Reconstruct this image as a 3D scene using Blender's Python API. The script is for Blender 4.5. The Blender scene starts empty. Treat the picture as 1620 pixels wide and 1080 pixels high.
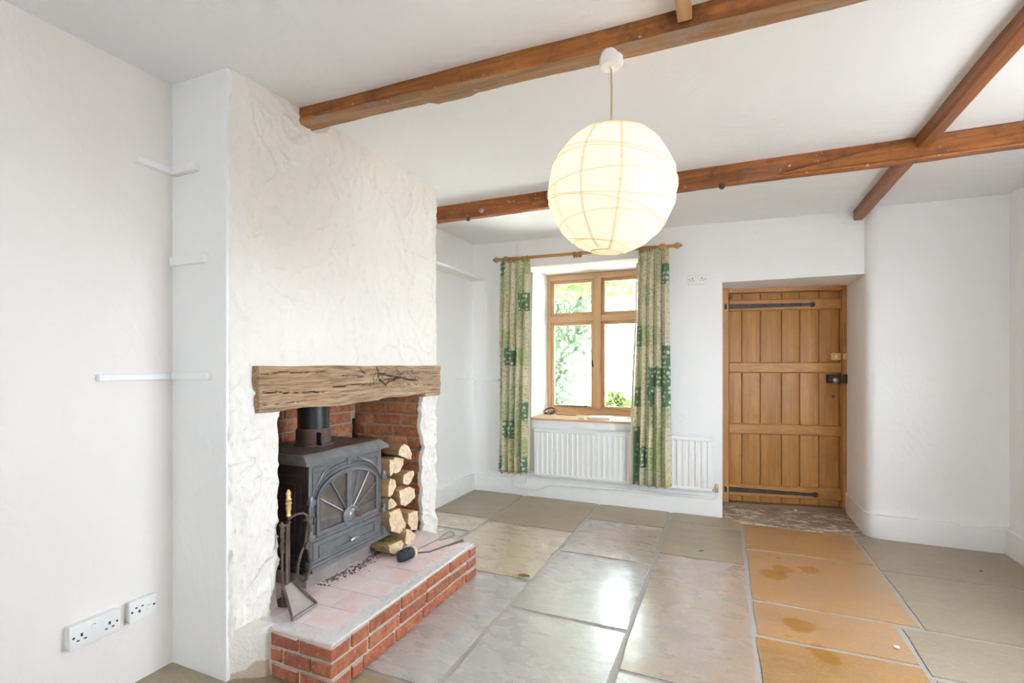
import bpy, bmesh, math, random
from mathutils import Vector, Matrix, noise
random.seed(7)
R = random.random
def U(a, b): return a + (b - a) * R()
S = bpy.context.scene
COL = S.collection
# ------------------------------------------------------------------ camera, sky, sun, exposure
cam = bpy.data.cameras.new('camera'); co = bpy.data.objects.new('camera', cam); COL.objects.link(co)
co.location = (0, 0, 1.25); co.rotation_euler = (math.pi / 2, 0, math.atan(335 / 779))
cam.sensor_width = 36; cam.lens = 36 * 779 / 1620; cam.shift_y = 37 / 1620; cam.clip_start = .02
S.camera = co
W = bpy.data.worlds.new('sky'); S.world = W; W.use_nodes = True
bg = W.node_tree.nodes['Background']
bg.inputs[0].default_value = (.79, .895, 1.0, 1); bg.inputs[1].default_value = 8.0
sun = bpy.data.lights.new('sun', 'SUN'); so = bpy.data.objects.new('sun', sun); COL.objects.link(so)
sun.energy = 34.0; sun.color = (1, .97, .93); sun.angle = .02
so.rotation_euler = Vector((-.10, -.40, -1.0)).to_track_quat('-Z', 'Y').to_euler()
so.location = (4, 9, 8)
LAMP_POWER = .52
S.view_settings.view_transform = 'Standard'; S.view_settings.look = 'None'
S.view_settings.exposure = 1.58; S.view_settings.gamma = 1.0; S.view_settings.use_curve_mapping = False
S.cycles.use_denoising = True
S.cycles.max_bounces = 14; S.cycles.diffuse_bounces = 8; S.cycles.glossy_bounces = 4
S.cycles.transmission_bounces = 8; S.cycles.transparent_max_bounces = 12
S.cycles.caustics_reflective = False; S.cycles.caustics_refractive = False
S.cycles.sample_clamp_indirect = 6.0

# ------------------------------------------------------------------ material helpers
def nd(nt, t, ins=None, **kw):
    n = nt.nodes.new(t)
    for k, v in kw.items(): setattr(n, k, v)
    for k, v in (ins or {}).items():
        s = n.inputs[k]
        if isinstance(v, bpy.types.NodeSocket): nt.links.new(v, s)
        else: s.default_value = v
    return n
def c4(c): return (c[0], c[1], c[2], 1.0)
def mat(name, base=(.8, .8, .8), rough=.6, metal=0.0, spec=.5):
    m = bpy.data.materials.new(name); m.use_nodes = True
    b = m.node_tree.nodes['Principled BSDF']
    b.inputs['Base Color'].default_value = c4(base); b.inputs['Roughness'].default_value = rough
    b.inputs['Metallic'].default_value = metal; b.inputs['Specular IOR Level'].default_value = spec
    return m, m.node_tree, b
def pos(nt, rnd=0.0):
    g = nd(nt, 'ShaderNodeNewGeometry').outputs['Position']
    if rnd:
        o = nd(nt, 'ShaderNodeObjectInfo').outputs['Random']
        k = nd(nt, 'ShaderNodeMath', {0: o, 1: rnd}, operation='MULTIPLY').outputs[0]
        g = nd(nt, 'ShaderNodeVectorMath', {0: g, 1: k}, operation='ADD').outputs[0]
    return g
def vscale(nt, v, s): return nd(nt, 'ShaderNodeVectorMath', {0: v, 1: s}, operation='MULTIPLY').outputs[0]
def noi(nt, v, scale, detail=4, rough=.55, dist=0.0, out='Fac'):
    return nd(nt, 'ShaderNodeTexNoise', {'Vector': v, 'Scale': scale, 'Detail': detail, 'Roughness': rough, 'Distortion': dist}).outputs[out]
def ramp(nt, f, stops, interp='LINEAR'):
    n = nd(nt, 'ShaderNodeValToRGB', {0: f}); e = n.color_ramp.elements; n.color_ramp.interpolation = interp
    while len(e) < len(stops): e.new(.5)
    for q, (p, c) in zip(e, stops):
        q.position = p; q.color = c4(c) if not isinstance(c, (int, float)) else (c, c, c, 1)
    return n.outputs[0]
def mix(nt, f, a, b, bt='MIX'):
    n = nd(nt, 'ShaderNodeMix', data_type='RGBA', blend_type=bt)
    for i, v in ((0, f), (6, a), (7, b)):
        s = n.inputs[i]
        if isinstance(v, bpy.types.NodeSocket): nt.links.new(v, s)
        else: s.default_value = v if isinstance(v, (int, float)) else c4(v)
    return n.outputs[2]
def mth(nt, op, a, b=0.0, c=0.0):
    return nd(nt, 'ShaderNodeMath', {0: a, 1: b, 2: c}, operation=op).outputs[0]
def bump(nt, b, h, strength=.3, dist=.01, prev=None):
    n = nd(nt, 'ShaderNodeBump', {'Height': h, 'Strength': strength, 'Distance': dist})
    if prev is not None: nt.links.new(prev, n.inputs['Normal'])
    nt.links.new(n.outputs[0], b.inputs['Normal']); return n.outputs[0]
def link(nt, o, b, k): nt.links.new(o, b.inputs[k])

def plaster(name, base, k=1.0, sc=1.0):
    m, nt, b = mat(name, base, .75, 0, .25)
    p = pos(nt)
    w = noi(nt, vscale(nt, p, (1, 1, .55)), 3.2 * sc, 3, .5, 1.6)
    f = noi(nt, vscale(nt, p, (1, 1, .7)), 13 * sc, 4, .55, 2.2)
    g = noi(nt, p, 90, 2, .5)
    big = noi(nt, p, .9, 2)
    n1 = bump(nt, b, w, .35 * k, .05)
    n2 = bump(nt, b, f, .35 * k, .012, n1)
    bump(nt, b, g, .12 * k, .002, n2)
    link(nt, mix(nt, ramp(nt, big, [(.3, 0.0), (.7, 1.0)]), tuple(x * .97 for x in base), base), b, 'Base Color')
    return m
M = {}
M['wall'] = plaster('white_wall_paint', (.87, .865, .855), .6)
M['wall_warm'] = plaster('lamp_warmed_wall_paint', (.81, .765, .725), .6)  # warm lamplight put into the colour of a white wall
M['ceil'] = plaster('white_ceiling_paint', (.86, .87, .885), .45)
M['white_gloss'] = mat('white_gloss_paint', (.82, .82, .81), .35)[0]
M['white_plastic'] = mat('white_plastic', (.80, .79, .77), .35)[0]
M['dark_hole'] = mat('dark_hole', (.03, .025, .02), .7)[0]
# chimney plaster, warm lamplight put into its colour, bare patch at its foot
m, nt, b = mat('impasto_white_plaster', (.83, .79, .735), .6, 0, .3); p = pos(nt)
sx = nd(nt, 'ShaderNodeSeparateXYZ', {0: p})
foot = mth(nt, 'ADD', sx.outputs[2], mth(nt, 'MULTIPLY', sx.outputs[1], -.35))
foot = mth(nt, 'ADD', foot, mth(nt, 'GREATER_THAN', sx.outputs[1], 1.57))
foot = mth(nt, 'ADD', foot, mth(nt, 'MULTIPLY', noi(nt, p, 9, 4), .10))
mask = ramp(nt, mth(nt, 'ADD', foot, 1.0), [(.605, 1.0), (.613, 0.0)])
bare = mix(nt, noi(nt, p, 14, 5), (.52, .40, .30), (.66, .54, .44))
link(nt, mix(nt, mask, (.83, .79, .735), bare), b, 'Base Color')
n1 = bump(nt, b, noi(nt, p, 26, 4, .55, 2.0), .45, .012); bump(nt, b, noi(nt, p, 110, 2), .12, .002, n1)
M['impasto'] = m

def wood(name, dark, light, axis, rough=.5, grain=1.0, rnd=7.0, wear=None, spec=.4, pale=None):
    m, nt, b = mat(name, light, rough, 0, spec); p = pos(nt, rnd)
    s = [16.0, 16.0, 16.0]; s['xyz'.index(axis)] = 1.1
    s2 = [70.0, 70.0, 70.0]; s2['xyz'.index(axis)] = 2.0
    g = noi(nt, vscale(nt, p, tuple(s)), 1.0, 5, .6, .9)
    h = noi(nt, vscale(nt, p, tuple(s2)), 1.0, 3, .6, .3)
    c = mix(nt, ramp(nt, g, [(.3, 0.0), (.7, 1.0)]), dark, light)
    c = mix(nt, ramp(nt, h, [(.35, .35), (.6, 0.0)]), c, tuple(x * .45 for x in dark))
    o = nd(nt, 'ShaderNodeObjectInfo').outputs['Random']
    c = mix(nt, mth(nt, 'MULTIPLY', o, .22), c, tuple(x * .6 for x in light))
    if wear:
        wf = ramp(nt, noi(nt, p, 6.5, 8, .72), [(.50, 0.0), (.66, .8)])
        c = mix(nt, wf, c, wear)
    if pale:
        pf = ramp(nt, noi(nt, p, 38, 3, .6), [(.675, 0.0), (.73, 1.0)])
        c = mix(nt, pf, c, pale)
    link(nt, c, b, 'Base Color')
    n1 = bump(nt, b, g, .3 * grain, .006); bump(nt, b, h, .3 * grain, .002, n1)
    return m
M['beam'] = wood('varnished_beam_wood', (.17, .046, .010), (.52, .185, .045), 'x', .45, 1.8, 3, (.105, .036, .012), .4, (.62, .44, .26))
M['beam_under'] = wood('worn_beam_underside', (.27, .14, .065), (.50, .28, .13), 'x', .6, 1.3, 3, (.30, .24, .20), .3, (.62, .50, .38))
M['joist'] = wood('varnished_joist_wood', (.24, .08, .024), (.42, .16, .055), 'y', .45, 1.0, 3, (.20, .075, .03))
M['stub'] = wood('pale_joist_wood', (.42, .21, .08), (.62, .36, .17), 'y', .5, 1, 3)
M['door'] = wood('waxed_pine', (.44, .20, .062), (.60, .305, .10), 'z', .42, .5, 9, (.40, .185, .06))
M['ledge'] = wood('waxed_pine_ledge', (.46, .21, .06), (.63, .32, .10), 'x', .42, .5, 9, (.42, .195, .06))
M['window_v'] = wood('oiled_hardwood_upright', (.64, .39, .20), (.80, .53, .31), 'z', .4, .5, 5)
M['window_h'] = wood('oiled_hardwood_cross', (.64, .39, .20), (.80, .53, .31), 'x', .4, .5, 5)
M['pole'] = wood('turned_pine', (.46, .22, .07), (.62, .33, .12), 'x', .35, .5, 5)
M['ring'] = wood('dark_turned_ring', (.34, .15, .045), (.50, .25, .09), 'x', .4, .5, 5)
M['log_side'] = wood('split_log_side', (.36, .21, .10), (.62, .41, .22), 'x', .8, 1.6, 11, (.30, .18, .09), .2)
M['bark'] = wood('log_bark', (.22, .13, .065), (.44, .29, .16), 'x', .85, 2.0, 11, None, .2)
m, nt, b = mat('log_cut_end', (.78, .62, .42), .8, 0, .2); p = pos(nt, 11)
link(nt, mix(nt, ramp(nt, noi(nt, vscale(nt, p, (1, 1, 1)), 22, 5, .65, 1.5), [(.3, 0.0), (.65, 1.0)]), (.56, .38, .21), (.84, .70, .50)), b, 'Base Color')
bump(nt, b, noi(nt, p, 45, 4), .5, .005); M['log_end'] = m
# oak mantel: attribute 'crack' painted on the carved cracks
m, nt, b = mat('weathered_oak', (.4, .28, .17), .75, 0, .25); p = pos(nt)
g = noi(nt, vscale(nt, p, (18, 2.2, 44)), 1.0, 7, .68, 1.3); h = noi(nt, vscale(nt, p, (90, 7, 150)), 1.0, 4, .65, .6)
blot = noi(nt, vscale(nt, p, (3, 2.2, 7)), 1.6, 4, .6)
c = mix(nt, ramp(nt, g, [(.34, 0.0), (.64, 1.0)]), (.25, .15, .08), (.55, .42, .285))
c = mix(nt, ramp(nt, blot, [(.4, 0.0), (.65, .6)]), c, (.52, .32, .17))
c = mix(nt, ramp(nt, h, [(.38, .7), (.52, 0.0)]), c, (.13, .07, .035))
at = nd(nt, 'ShaderNodeAttribute', attribute_name='crack')
c = mix(nt, at.outputs['Fac'], c, (.045, .022, .01))
link(nt, c, b, 'Base Color'); n1 = bump(nt, b, g, .6, .012); bump(nt, b, h, .5, .004, n1); M['oak'] = m

def brickmat(name, cols, dust=None):
    m, nt, b = mat(name, cols[0], .8, 0, .2); p = pos(nt, 13)
    o = nd(nt, 'ShaderNodeObjectInfo').outputs['Random']
    c = ramp(nt, o, [(i / max(1, len(cols) - 1), q) for i, q in enumerate(cols)])
    c = mix(nt, ramp(nt, noi(nt, p, 26, 5, .65), [(.40, 0.0), (.66, .8)]), c, tuple(x * .5 for x in cols[0]))
    c = mix(nt, ramp(nt, noi(nt, p, 75, 3, .6), [(.58, 0.0), (.70, .55)]), c, (.66, .42, .30))
    if dust:
        nz = nd(nt, 'ShaderNodeSeparateXYZ', {0: nd(nt, 'ShaderNodeNewGeometry').outputs['Normal']}).outputs[2]
        dm = mth(nt, 'MULTIPLY', ramp(nt, nz, [(.55, 0.0), (.8, 1.0)]), ramp(nt, noi(nt, p, 30, 5, .7), [(.30, .45), (.55, 1.0)]))
        c = mix(nt, dm, c, dust)
    link(nt, c, b, 'Base Color')
    n1 = bump(nt, b, noi(nt, p, 30, 5, .6), .7, .008); bump(nt, b, noi(nt, p, 120, 3), .5, .003, n1)
    return m
M['hearth_brick'] = brickmat('rough_red_brick', [(.46, .14, .07), (.53, .20, .11), (.38, .125, .08), (.50, .18, .085), (.36, .115, .07)], (.62, .53, .50))
M['fire_brick'] = brickmat('smooth_red_brick', [(.52, .19, .09), (.60, .25, .13), (.46, .16, .08), (.64, .28, .14)])
M['mortar'] = plaster('grey_mortar', (.60, .54, .45), 1.5, 3)
M['fire_mortar'] = plaster('firebox_mortar', (.45, .35, .25), 1.5, 3)
m, nt, b = mat('dusty_quarry_tile', (.6, .4, .36), .55, 0, .35); p = pos(nt, 5)
o = nd(nt, 'ShaderNodeObjectInfo').outputs['Random']
c = ramp(nt, o, [(0, (.80, .55, .51)), (.5, (.82, .64, .62)), (1, (.78, .52, .48))])
c = mix(nt, ramp(nt, noi(nt, p, 7, 6, .65), [(.32, 0.0), (.62, .85)]), c, (.85, .75, .75))
link(nt, c, b, 'Base Color'); bump(nt, b, noi(nt, p, 60, 4), .3, .002); M['tile'] = m
M['tile_grout'] = plaster('dusty_grout', (.78, .73, .72), 1.6, 4)
# metals
def iron(name, base, rough=.55, dusty=None, metal=.0, spec=.5):
    m, nt, b = mat(name, base, rough, metal, spec); p = pos(nt)
    c = mix(nt, ramp(nt, noi(nt, p, 18, 5, .6), [(.35, 0.0), (.7, 1.0)]), tuple(x * .75 for x in base), base)
    if dusty: c = mix(nt, ramp(nt, noi(nt, p, 9, 5, .65), [(.45, 0.0), (.7, .8)]), c, dusty)
    link(nt, c, b, 'Base Color'); bump(nt, b, noi(nt, p, 160, 2), .25, .001); return m
M['stove'] = iron('grey_stove_paint', (.24, .24, .25), .34, None, .35, .8)
M['stove_dark'] = iron('dark_stove_side', (.055, .045, .042), .45, (.09, .06, .05), .2, .5)
M['stove_top'] = iron('dusty_stove_top', (.15, .12, .105), .5, (.30, .20, .14), .1)
M['flue'] = iron('black_flue', (.022, .023, .026), .4, None, .3, .6)
M['rusty'] = iron('rusty_collar', (.13, .08, .065), .7, (.25, .15, .11))
M['glass_sooty'] = iron('sooted_glass', (.13, .11, .095), .3, (.22, .18, .15))
M['wrought'] = iron('wrought_iron', (.12, .085, .07), .5, (.24, .17, .14), .3)
M['strap'] = iron('black_strap_iron', (.055, .045, .04), .5, (.10, .06, .045), .3)
M['brass'] = mat('brass', (.78, .56, .24), .38, .6)[0]
M['steel'] = mat('brushed_steel', (.45, .44, .43), .35, .9)[0]
M['pan'] = iron('shovel_pan', (.52, .47, .45), .45, (.25, .18, .15), .4)
M['bristle'] = iron('sooty_bristle', (.05, .06, .075), .8)
M['black_rubber'] = mat('black_rubber', (.03, .03, .035), .5)[0]
# stone
def stone(name, a, c_, blotch, rough=(.2, .42), spots=None, paint=False, coat=0.0):
    m, nt, b = mat(name, a, .35, 0, .8); p = pos(nt)
    b.inputs['Coat Weight'].default_value = coat; b.inputs['Coat Roughness'].default_value = .27
    n0 = noi(nt, vscale(nt, p, (1.0, 1.6, 1)), 2.2, 6, .62, .6); n2 = noi(nt, vscale(nt, p, (1, 1.9, 1)), 5, 6, .62, .35); n3 = noi(nt, p, 70, 3, .6)
    c = mix(nt, ramp(nt, n0, [(.34, 0.0), (.66, 1.0)]), a, c_)
    c = mix(nt, ramp(nt, n2, [(.42, 0.0), (.75, .6)]), c, blotch)
    c = mix(nt, ramp(nt, noi(nt, vscale(nt, p, (1, 2.6, 1)), 21, 7, .72, .4), [(.40, .0), (.70, .55)]), c, tuple(x * .68 for x in a))
    c = mix(nt, ramp(nt, n3, [(.5, 0.0), (.75, .35)]), c, tuple(min(1, x * 1.5) for x in a))
    c = mix(nt, mth(nt, 'MULTIPLY', nd(nt, 'ShaderNodeObjectInfo').outputs['Random'], .4), c, blotch)
    rg = ramp(nt, n2, [(.3, rough[0]), (.7, rough[1])])
    if spots:
        f = None
        q = vscale(nt, p, (1, 1, 0)); ns = mth(nt, 'MULTIPLY', noi(nt, p, 16, 3), .07)
        for (x, y, r) in spots:
            d = nd(nt, 'ShaderNodeVectorMath', {0: q, 1: (x, y, 0)}, operation='DISTANCE').outputs['Value']
            d = mth(nt, 'ADD', d, ns); s_ = ramp(nt, mth(nt, 'DIVIDE', d, r + .035), [(.86, 1.0), (1.0, 0.0)])
            f = s_ if f is None else mth(nt, 'MAXIMUM', f, s_)
        c = mix(nt, mth(nt, 'MULTIPLY', f, .75), c, (.33, .14, .012))
    if paint:
        pf = ramp(nt, noi(nt, vscale(nt, p, (1, 2, 1)), 7, 6, .7, 1.5), [(.515, 0.0), (.56, 1.0)])
        c = mix(nt, pf, c, (.66, .60, .50))
    link(nt, c, b, 'Base Color'); link(nt, rg, b, 'Roughness')
    n1 = bump(nt, b, n0, .22, .02); n1 = bump(nt, b, n2, .16, .008, n1); bump(nt, b, n3, .15, .0015, n1)
    return m
M['stone_grey'] = stone('window_tinted_flagstone', (.43, .42, .43), (.51, .50, .50), (.46, .40, .34), (.19, .36), coat=.8)  # grey stone, bluish window reflection put into the base colour
M['stone_buff'] = stone('buff_flagstone', (.46, .39, .31), (.54, .47, .37), (.54, .39, .22), (.20, .38), coat=.8)
M['stone_brown'] = stone('brown_flagstone', (.29, .235, .165), (.37, .30, .21), (.40, .31, .17), (.3, .5))
M['stone_lilac'] = stone('mottled_flagstone', (.43, .38, .35), (.46, .35, .26), (.38, .27, .18), (.20, .38), coat=.8)
M['stone_ochre'] = stone('ochre_flagstone', (.48, .235, .06), (.33, .195, .085), (.47, .31, .20), (.26, .45), [(.278, 3.322, .085), (.33, 3.43, .06), (.48, 3.48, .06), (.33, 2.72, .075), (.39, 2.52, .06), (.41, 2.46, .05)])
M['stone_taupe'] = stone('taupe_flagstone', (.33, .26, .195), (.37, .30, .225), (.40, .33, .22), (.38, .55))
M['stone_paint'] = stone('paint_splashed_threshold', (.27, .19, .135), (.36, .27, .19), (.22, .14, .09), (.4, .6), None, True)
M['floor_grout'] = stone('floor_grout', (.38, .35, .31), (.31, .28, .245), (.46, .43, .40), (.5, .7))
# curtain print (UV: u across the cloth, v up)
m, nt, b = mat('patchwork_print_cotton', (.5, .5, .3), .9, 0, .1)
uv = nd(nt, 'ShaderNodeTexCoord').outputs['UV']
uq = nd(nt, 'ShaderNodeVectorMath', {0: uv, 1: vscale(nt, noi(nt, uv, 22, 3, .5, 0, 'Color'), (.035, .035, 0))}, operation='ADD').outputs[0]
big = vscale(nt, uq, (7.6, 5.8, 1)); cell = nd(nt, 'ShaderNodeVectorMath', {0: big}, operation='FLOOR').outputs[0]
rnd = nd(nt, 'ShaderNodeTexWhiteNoise', {'Vector': cell}, noise_dimensions='2D').outputs['Value']
cc = ramp(nt, rnd, [(0, (.50, .55, .30)), (.16, (.70, .66, .48)), (.32, (.45, .54, .26)), (.46, (.74, .68, .52)), (.60, (.62, .52, .22)), (.70, (.55, .60, .40)), (.84, (.10, .22, .13))], 'CONSTANT')
vo = nd(nt, 'ShaderNodeTexVoronoi', {'Vector': uv, 'Scale': 24.0, 'Randomness': .45}).outputs['Distance']
dots = ramp(nt, vo, [(.33, 1.0), (.39, 0.0)])
uw = nd(nt, 'ShaderNodeVectorMath', {0: uv, 1: vscale(nt, noi(nt, uv, 14, 2, .5, 0, 'Color'), (.05, .05, 0))}, operation='ADD').outputs[0]
vl = nd(nt, 'ShaderNodeTexVoronoi', {'Vector': uw, 'Scale': 34.0}, feature='DISTANCE_TO_EDGE').outputs['Distance']
lines = ramp(nt, vl, [(.05, .9), (.11, 0.0)])
leafy = ramp(nt, noi(nt, uw, 62, 3, .6), [(.50, 0.0), (.57, .8)])
pale = ramp(nt, noi(nt, uv, 46, 3, .6, .6), [(.54, 0.0), (.60, .85)])
isdk = ramp(nt, rnd, [(.835, 0.0), (.84, 1.0)], 'CONSTANT'); isA = ramp(nt, rnd, [(.30, 1.0), (.32, 0.0), (.46, 1.0), (.70, 0.0)], 'CONSTANT')
grn = mix(nt, noi(nt, uv, 9, 2), (.22, .29, .11), (.38, .34, .13))
lt = mix(nt, leafy, cc, grn); lt = mix(nt, mth(nt, 'MULTIPLY', lines, isA), lt, (.80, .74, .58)); lt = mix(nt, pale, lt, (.78, .72, .58))
dk = mix(nt, dots, (.10, .215, .125), (.76, .76, .60))
link(nt, mix(nt, isdk, lt, dk), b, 'Base Color')
tr = nd(nt, 'ShaderNodeBsdfTranslucent', {0: (.75, .70, .42, 1)}); mx = nd(nt, 'ShaderNodeMixShader', {0: .22})
nt.links.new(b.outputs[0], mx.inputs[1]); nt.links.new(tr.outputs[0], mx.inputs[2])
nt.links.new(mx.outputs[0], nt.nodes['Material Output'].inputs[0]); bump(nt, b, noi(nt, uv, 300, 2), .2, .001)
M['curtain'] = m
M['lining'] = mat('cream_lining', (.66, .58, .47), .9)[0]
# paper shade
m, nt, b = mat('white_rice_paper', (.90, .87, .79), .9, 0, .1)
tr = nd(nt, 'ShaderNodeBsdfTranslucent', {0: (.97, .92, .84, 1)}); mx = nd(nt, 'ShaderNodeMixShader', {0: .55})
nt.links.new(b.outputs[0], mx.inputs[1]); nt.links.new(tr.outputs[0], mx.inputs[2])
nt.links.new(mx.outputs[0], nt.nodes['Material Output'].inputs[0]); M['paper'] = m
M['rib'] = mat('bamboo_rib', (.74, .64, .38), .7)[0]
m, nt, b = mat('paper_seam', (.86, .78, .60), .9)
tr = nd(nt, 'ShaderNodeBsdfTranslucent', {0: (.92, .82, .60, 1)}); mx = nd(nt, 'ShaderNodeMixShader', {0: .5})
nt.links.new(b.outputs[0], mx.inputs[1]); nt.links.new(tr.outputs[0], mx.inputs[2])
nt.links.new(mx.outputs[0], nt.nodes['Material Output'].inputs[0]); M['seam'] = m
m, nt, b = mat('lit_bulb', (1, .9, .7), .4); b.inputs['Emission Color'].default_value = (1, .82, .55, 1); b.inputs['Emission Strength'].default_value = 30; M['bulb'] = m
M['cord'] = mat('tan_flex', (.55, .40, .22), .6)[0]
# glass pane: thin sheet, see-through with a fresnel gloss
m, nt, b = mat('window_glass', (1, 1, 1), .02)
t_ = nd(nt, 'ShaderNodeBsdfTransparent', {0: (.96, .98, .97, 1)}); gl = nd(nt, 'ShaderNodeBsdfGlossy', {0: (1, 1, 1, 1), 'Roughness': .02})
fr = nd(nt, 'ShaderNodeFresnel', {0: 1.3}); mx = nd(nt, 'ShaderNodeMixShader', {0: fr.outputs[0]})
nt.links.new(t_.outputs[0], mx.inputs[1]); nt.links.new(gl.outputs[0], mx.inputs[2]); nt.links.new(mx.outputs[0], nt.nodes['Material Output'].inputs[0]); M['glass'] = m
def leafm(name, a, c_):
    m, nt, b = mat(name, a, .6, 0, .3); p = pos(nt)
    link(nt, mix(nt, noi(nt, p, 9, 3), a, c_), b, 'Base Color')
    tr = nd(nt, 'ShaderNodeBsdfTranslucent', {0: c4(c_)}); mx = nd(nt, 'ShaderNodeMixShader', {0: .4})
    nt.links.new(b.outputs[0], mx.inputs[1]); nt.links.new(tr.outputs[0], mx.inputs[2]); nt.links.new(mx.outputs[0], nt.nodes['Material Output'].inputs[0]); return m
M['leaf'] = leafm('fresh_leaf', (.06, .12, .025), (.16, .22, .07))
M['leaf_blue'] = leafm('grey_green_leaf', (.09, .15, .085), (.22, .27, .19))
M['moss'] = leafm('moss', (.12, .15, .03), (.42, .42, .10))
M['dead_leaf'] = mat('dead_leaf', (.20, .07, .025), .7)[0]
M['ash'] = mat('ash_crumbs', (.16, .13, .11), .9)[0]
M['garden_wall'] = plaster('pale_garden_render', (.80, .78, .74), 1)
M['gravel'] = plaster('pale_gravel', (.74, .72, .68), 2, 4)
M['added_ground'] = plaster('added_dark_ground', (.13, .125, .12), 1, 3)
M['stem'] = mat('brown_stem', (.25, .17, .10), .8)[0]

# ------------------------------------------------------------------ geometry helpers
def wm(o):
    m = o.matrix_basis.copy()
    if o.parent: m = wm(o.parent) @ o.matrix_parent_inverse @ m
    return m
def tag(o, label=None, cat=None, group=None, kind=None):
    if label: o['label'] = label
    if cat: o['category'] = cat
    if group: o['group'] = group
    if kind: o['kind'] = kind
    return o
def attach(o, parent):
    if parent is not None:
        o.parent = parent; o.matrix_parent_inverse = wm(parent).inverted()
def empty(name, loc, label, cat, group=None, rz=0.0, kind=None):
    o = bpy.data.objects.new(name, None); COL.objects.link(o); o.location = loc; o.rotation_euler = (0, 0, rz)
    o.empty_display_size = .05
    return tag(o, label, cat, group, kind)
class MB:
    def __init__(s): s.bm = bmesh.new(); s.mi = 0
    def _new(s, verts, faces, smooth=False):
        vs = [s.bm.verts.new(v) for v in verts]; fs = []
        for f in faces:
            try: q = s.bm.faces.new([vs[i] for i in f])
            except ValueError: continue
            q.material_index = s.mi; fs.append(q)
        return vs, fs
    def box(s, x0, x1, y0, y1, z0, z1, bev=0.0, seg=1, mx=None):
        v = [(x, y, z) for x in (x0, x1) for y in (y0, y1) for z in (z0, z1)]
        if mx is not None: v = [mx @ Vector(q) for q in v]
        vs, fs = s._new(v, [(0, 1, 3, 2), (4, 6, 7, 5), (0, 4, 5, 1), (2, 3, 7, 6), (0, 2, 6, 4), (1, 5, 7, 3)])
        if bev: bmesh.ops.bevel(s.bm, geom=list({e for f in fs for e in f.edges}), offset=bev, segments=seg, affect='EDGES', profile=.5, clamp_overlap=True)
        return s
    def prism(s, poly, axis, a0, a1, bev=0.0, seg=1):   # poly in the two other axes, in xyz order
        def P(u, v, a): return {'x': (a, u, v), 'y': (u, a, v), 'z': (u, v, a)}[axis]
        n = len(poly)
        vs, fs = s._new([P(u, v, a0) for u, v in poly] + [P(u, v, a1) for u, v in poly],
                        [tuple(range(n))[::-1], tuple(range(n, 2 * n))] + [(i, (i + 1) % n, (i + 1) % n + n, i + n) for i in range(n)])
        if bev: bmesh.ops.bevel(s.bm, geom=list({e for f in fs for e in f.edges}), offset=bev, segments=seg, affect='EDGES', profile=.5, clamp_overlap=True)
        return s
    def tube(s, pts, r, seg=8, closed=False):
        pts = [Vector(p) for p in pts]; n = len(pts); rings = []
        rr = r if isinstance(r, (list, tuple)) else [r] * n
        up = None
        for i, p in enumerate(pts):
            a = pts[(i - 1) % n] if (i or closed) else p; c = pts[(i + 1) % n] if (i < n - 1 or closed) else p
            t = (c - a).normalized()
            if up is None: up = Vector((0, 0, 1)) if abs(t.z) < .9 else Vector((1, 0, 0))
            u = t.cross(up).normalized(); v = u.cross(t); up = v
            rings.append([s.bm.verts.new(p + (u * math.cos(k) + v * math.sin(k)) * rr[i]) for k in (2 * math.pi * j / seg for j in range(seg))])
        for i in range(n if closed else n - 1):
            a, c = rings[i], rings[(i + 1) % n]
            for j in range(seg):
                f = s.bm.faces.new((a[j], a[(j + 1) % seg], c[(j + 1) % seg], c[j])); f.material_index = s.mi
        if not closed:
            for q in (rings[0][::-1], rings[-1]): s.bm.faces.new(q).material_index = s.mi
        return s
    def lathe(s, prof, mx=None, seg=20, cap=True):
        mx = mx or Matrix(); rings = []
        for r, z in prof:
            rings.append([s.bm.verts.new(mx @ Vector((max(r, 1e-4) * math.cos(k), max(r, 1e-4) * math.sin(k), z))) for k in (2 * math.pi * j / seg for j in range(seg))])
        for a, c in zip(rings, rings[1:]):
            for j in range(seg): s.bm.faces.new((a[j], a[(j + 1) % seg], c[(j + 1) % seg], c[j])).material_index = s.mi
        if cap:
            for q in (rings[0][::-1], rings[-1]): s.bm.faces.new(q).material_index = s.mi
        return s
    def grid(s, nx, ny, fn):
        v = [[s.bm.verts.new(fn(i / nx, j / ny)) for j in range(ny + 1)] for i in range(nx + 1)]
        for i in range(nx):
            for j in range(ny): s.bm.faces.new((v[i][j], v[i + 1][j], v[i + 1][j + 1], v[i][j + 1])).material_index = s.mi
        return s
    def rough(s, amp, sc):
        for v in s.bm.verts: v.co += noise.noise_vector(v.co * sc) * amp
        return s
    def build(s, name, mats, parent=None, smooth=40, recalc=True, mx=None):
        if recalc: bmesh.ops.recalc_face_normals(s.bm, faces=s.bm.faces)
        if mx is not None: s.bm.transform(mx)
        vs = [v.co for v in s.bm.verts]
        lo = Vector([min(v[i] for v in vs) for i in range(3)]); hi = Vector([max(v[i] for v in vs) for i in range(3)])
        c = Vector(((lo.x + hi.x) / 2, (lo.y + hi.y) / 2, lo.z))
        bmesh.ops.translate(s.bm, verts=s.bm.verts, vec=-c)
        me = bpy.data.meshes.new(name); s.bm.to_mesh(me); s.bm.free()
        for q in (mats if isinstance(mats, list) else [mats]): me.materials.append(M[q] if isinstance(q, str) else q)
        if smooth:
            for q in me.polygons: q.use_smooth = True
            me.set_sharp_from_angle(angle=math.radians(smooth))
        o = bpy.data.objects.new(name, me); COL.objects.link(o); o.location = c
        attach(o, parent); return o
def arc(c, r, a0, a1, n, f): return [f(c, r, a0 + (a1 - a0) * i / n) for i in range(n + 1)]
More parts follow.
